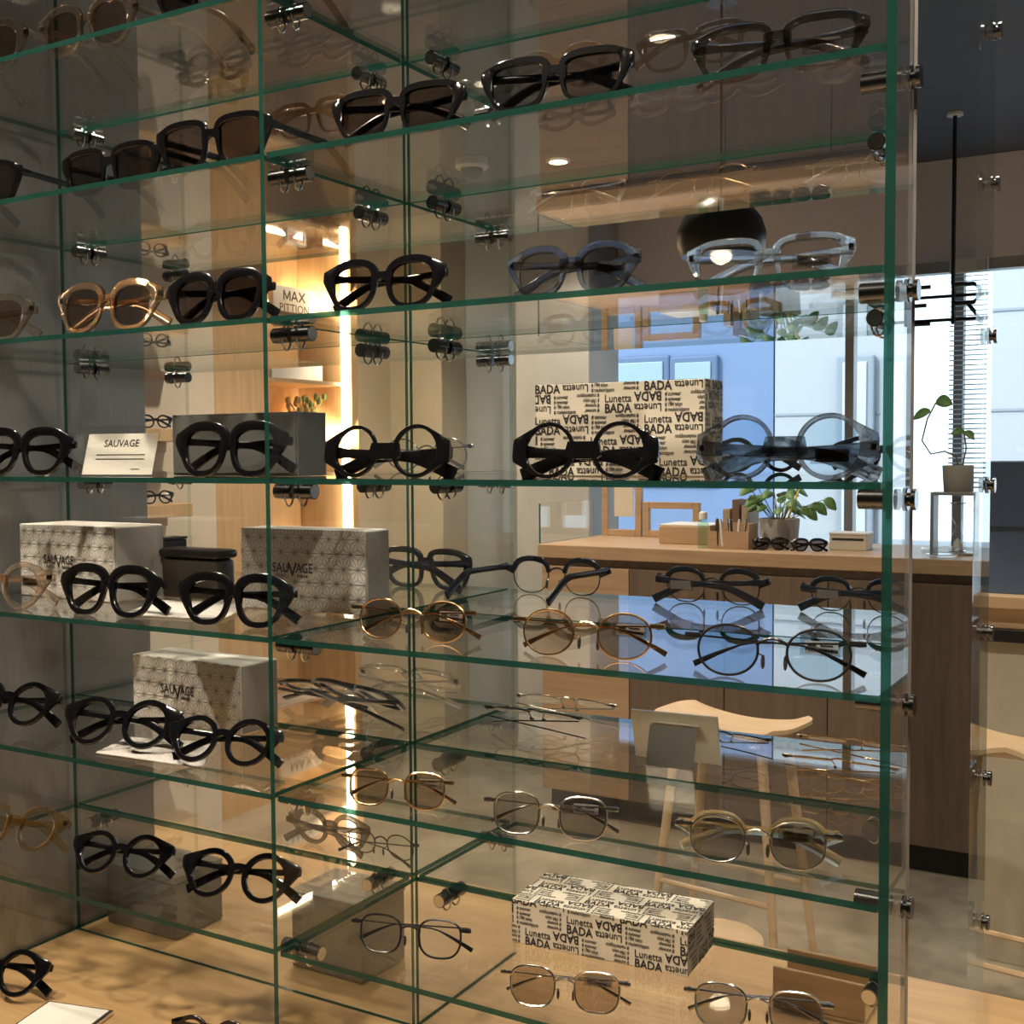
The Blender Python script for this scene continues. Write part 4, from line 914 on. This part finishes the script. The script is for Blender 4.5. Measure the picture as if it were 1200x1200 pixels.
# ------------------------------------------------------------------ oak niche on the left wall
def lw(px, py, X=XL): return atx(px, py, X)
def lbox(x0px, x1px, y0px, y1px, d0, d1):        # box on the left wall: pixel extents read on plane X=XL+d1
    a, b = lw(x0px, (y0px+y1px)/2, XL+d1), lw(x1px, (y0px+y1px)/2, XL+d1); zt1 = lw((x0px+x1px)/2, y0px, XL+d1).z; zb1 = lw((x0px+x1px)/2, y1px, XL+d1).z
    return XL+d0, XL+d1, min(a.y, b.y), max(a.y, b.y), zb1, zt1
DN = .35
n0 = lw(250, 400, XL+DN); n1 = lw(318, 400, XL+DN); nE = lw(419, 400, XL+DN)
t = thing('oak_niche', 'oak wall shelving niche with vertical light strip on the cream wall', 'shelving', (XL+.0005, n0.y, ZF))
def nb(x0, x1, y0, y1, z0_, z1_, name, mat, mb=None): return MB().bbox(x0, x1, y0-n0.y, y1-n0.y, z0_-ZF, z1_-ZF, .002).build(name, mat, t)
zn1, zn0 = lw(350, 272, XL+DN).z, ZF+.3
nb(0, DN, n0.y, n1.y-.02, ZF, ZC-.02, 'pier', 'oak'); nb(0, .02, n1.y-.019, nE.y, zn0, zn1, 'back_board', 'oak'); nb(0, DN, n1.y-.019, nE.y, zn1+.0005, ZC-.02, 'fascia', 'wall_cream'); nb(.021, DN, nE.y-.05, nE.y-.001, zn0, zn1-.0005, 'side_board', 'oak'); nb(0, DN, n1.y-.019, nE.y, ZF, zn0-.0005, 'plinth', 'oak')
zsh = [lw(350, y, XL+.2).z for y in (372, 447, 520, 640)]
for z_ in zsh: nb(.021, DN-.04, n1.y-.018, nE.y-.051, z_-.018, z_, 'shelf_board', 'oak')
nb(DN-.03, DN-.012, nE.y-.095, nE.y-.052, zsh[3]-.02, zn1-.02, 'light_strip', 'led'); nb(DN-.04, DN-.025, n1.y-.01, nE.y-.1, zn1-.022, zn1-.004, 'light_strip', 'led')
for dz, pw in ((-.25, 7), (-.9, 7)): area('niche_light', (XL+DN-.08, nE.y-.11, zn1+dz), .05, pw, (1, .8, .5), (0, R(60), R(-60)), .6)
def niche_sign(px0, px1, z_, hh, label, lines, mat_ink, bars=False):
    a, b = lw(px0, 350, XL+.2), lw(px1, 350, XL+.2); L = b.y-a.y
    g = thing('block_sign', label, 'sign', (XL+.2, a.y, z_+.0005)); MB().bbox(-.03, 0, 0, L, 0, hh, .002).build('block', 'card_white', g); p = P2()
    STROKES = {'M': [((0,0),(0,1)), ((0,1),(.5,.15)), ((.5,.15),(1,1)), ((1,1),(1,0))], 'A': [((0,0),(.5,1)), ((.5,1),(1,0)), ((.2,.33),(.8,.33))], 'X': [((0,0),(1,1)), ((0,1),(1,0))]}
    for tx, yy, sz, wq in lines:
        if tx == 'MAX':                       # heavy block capitals
            ch = hh*sz*.68; cw_ = L*wq/3.5
            for i_, c_ in enumerate(tx):
                for (x0, y0), (x1, y1) in STROKES[c_]: p.line((L*(.5-wq/2)+cw_*(i_*1.25+x0), hh*yy+ch*y0), (L*(.5-wq/2)+cw_*(i_*1.25+x1), hh*yy+ch*y1), ch*.19)
            continue
        p.text(tx, L*(.5-wq/2), hh*yy, hh*sz, .004, L*wq)
    if bars:                                  # lettering too small to read: upright strokes
        for j in range(8): p.rect(L*(.1+j*.1), hh*.32, L*(.1+j*.1)+L*(.05 if j % 3 else .08), hh*.78)
    p.lay('lettering', mat_ink, g, (0, 0, 0), (0,1,0), (0,0,1), L, hh)
niche_sign(320, 369, zsh[0], .135, 'white block sign reading MAX PITTION on the oak niche shelf', (('MAX', .52, .50, .5), ('PITTION', .12, .42, .7)), 'ink')
niche_sign(338, 360, zsh[3], .07, 'small white sign with red lettering on the low oak niche shelf', (), 'red_ink', True)
a, b = lw(328, 282, XL+.22), lw(352, 282, XL+.22); g = thing('picture_card', 'small picture card hung above the MAX PITTION sign', 'picture', (XL+DN+.002, a.y, lw(340, 285, XL+DN).z)); MB().bbox(0, .004, 0, b.y-a.y, 0, .11, .0008).build('card', 'card_white', g); MB().box(.0042, .0046, .008, b.y-a.y-.008, .035, .1).build('drawing', 'grey_ink', g); MB().box(.0042, .0046, .008, b.y-a.y-.008, .01, .025).build('red_caption', 'red_ink', g)
a, b = lw(318, 415, XL+.2), lw(392, 415, XL+.2); g = thing('white_case', 'flat white display case on the oak niche shelf', 'box', (XL+.1, a.y, zsh[1]+.0005)); MB().bbox(0, .1, 0, (b.y-a.y)*.8, 0, .085, .004).build('body', 'white_paint', g); MB().bbox(-.001, .101, -.001, (b.y-a.y)*.8+.001, .0855, .1, .002).build('lid', 'white_paint', g)
# vase with dried flowers
q = lw(378, 480, XL+.2); g = thing('dried_flowers', 'dried flower bunch in a glass vase in the oak niche', 'flowers', (XL+.17, q.y-.085, zsh[2]+.0005)); MB().lathe([(.03, 0), (.034, .01), (.022, .09), (.026, .11)], 18).build('vase', 'clear_ware', g, True)
for i in range(40):
    a = random.uniform(0, 6.28); r_ = random.uniform(.01, .10); hz = random.uniform(.14, .225); MB().tube([(0, 0, .02), (.3*r_*math.cos(a), .3*r_*math.sin(a), .12), (r_*math.cos(a), r_*math.sin(a), hz)], .0022, 5).build('stem', 'straw', g, True); MB().ball((r_*math.cos(a), r_*math.sin(a), hz), (.011, .011, .018), 8).build('flower_head', 'straw' if i % 3 else 'leaf', g, True)
# small ledges with glasses on the cream wall, vent grilles
for px, py, lab in ((188, 412, 'upper'), (188, 502, 'middle'), (190, 591, 'lower')):
    a = lw(px, py, XW+.12); g = thing('wall_ledge', lab+' small oak ledge on the cream wall holding one pair of glasses', 'shelf', (XW+.0006, a.y, a.z)); MB().bbox(0, .14, -.28, .14, -.05, 0, .003).build('board', 'oak', g); MB().bbox(0, .012, -.27, .13, -.09, -.0505, .002).build('cleat', 'oak', g)
    o = copy_tree(PROTO[('round', BK, 'lens_clear', 'fold', False)]); o.location = (XW+.1, a.y, a.z+.001); o.rotation_euler = (R(-9), 0, R(75)); o.scale = (1, 1, 1); tag(o, 'black glasses on the %s oak ledge of the cream wall' % lab, 'glasses', 'glasses on wall ledges')
for py, lab in ((110, 'upper'), (222, 'lower')):
    a, b = lw(188, py, XW), lw(211, py, XW); g = thing('vent_grille', lab+' grey framed panel with curved lines on the cream wall', 'panel', (XW+.0006, a.y, a.z-.1)); L = b.y-a.y
    for x0, x1, z0_, z1_ in ((0, .012, 0, .2), (L-.012, L, 0, .2), (.0125, L-.0125, 0, .012), (.0125, L-.0125, .188, .2)): MB().box(0, .012, x0, x1, z0_, z1_).build('rail', 'grey_metal', g)
    for i in range(6): MB().tube([(.006, .013, .03+i*.026), (.006, L*.5, .02+i*.028), (.006, L-.013, .035+i*.026)], .003, 5).build('bar', 'grey_metal', g)
    MB().box(0, .003, .0125, L-.0125, .0125, .1875).build('backing', 'wall_grey', g)

# ------------------------------------------------------------------ outside: street and facades
o = MB().box(-14, 14, YB+.6, 22, -2.2, -2.0).build('street', 'street'); o['kind'] = 'structure'
def facade(label, px0, px1, Y, ztop, mat, wins, wmat='facade_glass', frame=None):
    a, b = at(px0, 500, Y).x, at(px1, 500, Y).x; t = thing('building', label, 'building', (a, Y, -2.0)); L = b-a
    MB().box(0, L, 0, 3, 0, ztop+2.0).build('wall', mat, t)
    for (x0, x1, y0, y1) in wins:
        p0, p1 = at(x0, y1, Y), at(x1, y0, Y); f = MB().bbox(p0.x-a-.06, p1.x-a+.06, -.06, -.001, p0.z+2-.06, p1.z+2+.06, .02).build('window', frame or mat, t); MB().bbox(p0.x-a, p1.x-a, -.075, -.0605, p0.z+2, p1.z+2, .01).build('pane', wmat, f)
    return t, L
facade('blue painted building with chamfered windows across the street', 706, 906, 9.2, 7, 'facade_blue', [(722, 780, 424, 560), (794, 836, 424, 560)], 'facade_glass', 'facade_blue_dark')
t, L = facade('pale white building with tall window across the street', 908, 1400, 9.2, 7, 'facade_white', [(988, 1018, 424, 660), (1040, 1062, 424, 660)], 'facade_light', 'facade_grey')
for z_ in (1.2, 2.0, 2.8, 3.6): MB().box(0, L, -.012, -.001, z_, z_+.02).build('joint', 'facade_grey', t)
facade('bright white building beside the blue one across the street', 560, 704, 9.2, 7, 'facade_light', [(610, 640, 430, 560)])
a = flip(at(1160, 500, 9.2)); t = thing('building', 'pale grey building across the street seen in the mirror', 'building', (a.x+3.4, 9.2, -2)); MB().box(0, 6, 0, 3, 0, 9).build('wall', 'facade_white', t)
for i in range(4): f = MB().bbox(.5+i*1.3, 1.2+i*1.3, -.06, -.001, 1.6, 4, .02).build('window', 'facade_grey', t); MB().bbox(.56+i*1.3, 1.14+i*1.3, -.07, -.0605, 1.66, 3.94, .01).build('pane', 'facade_glass', f)
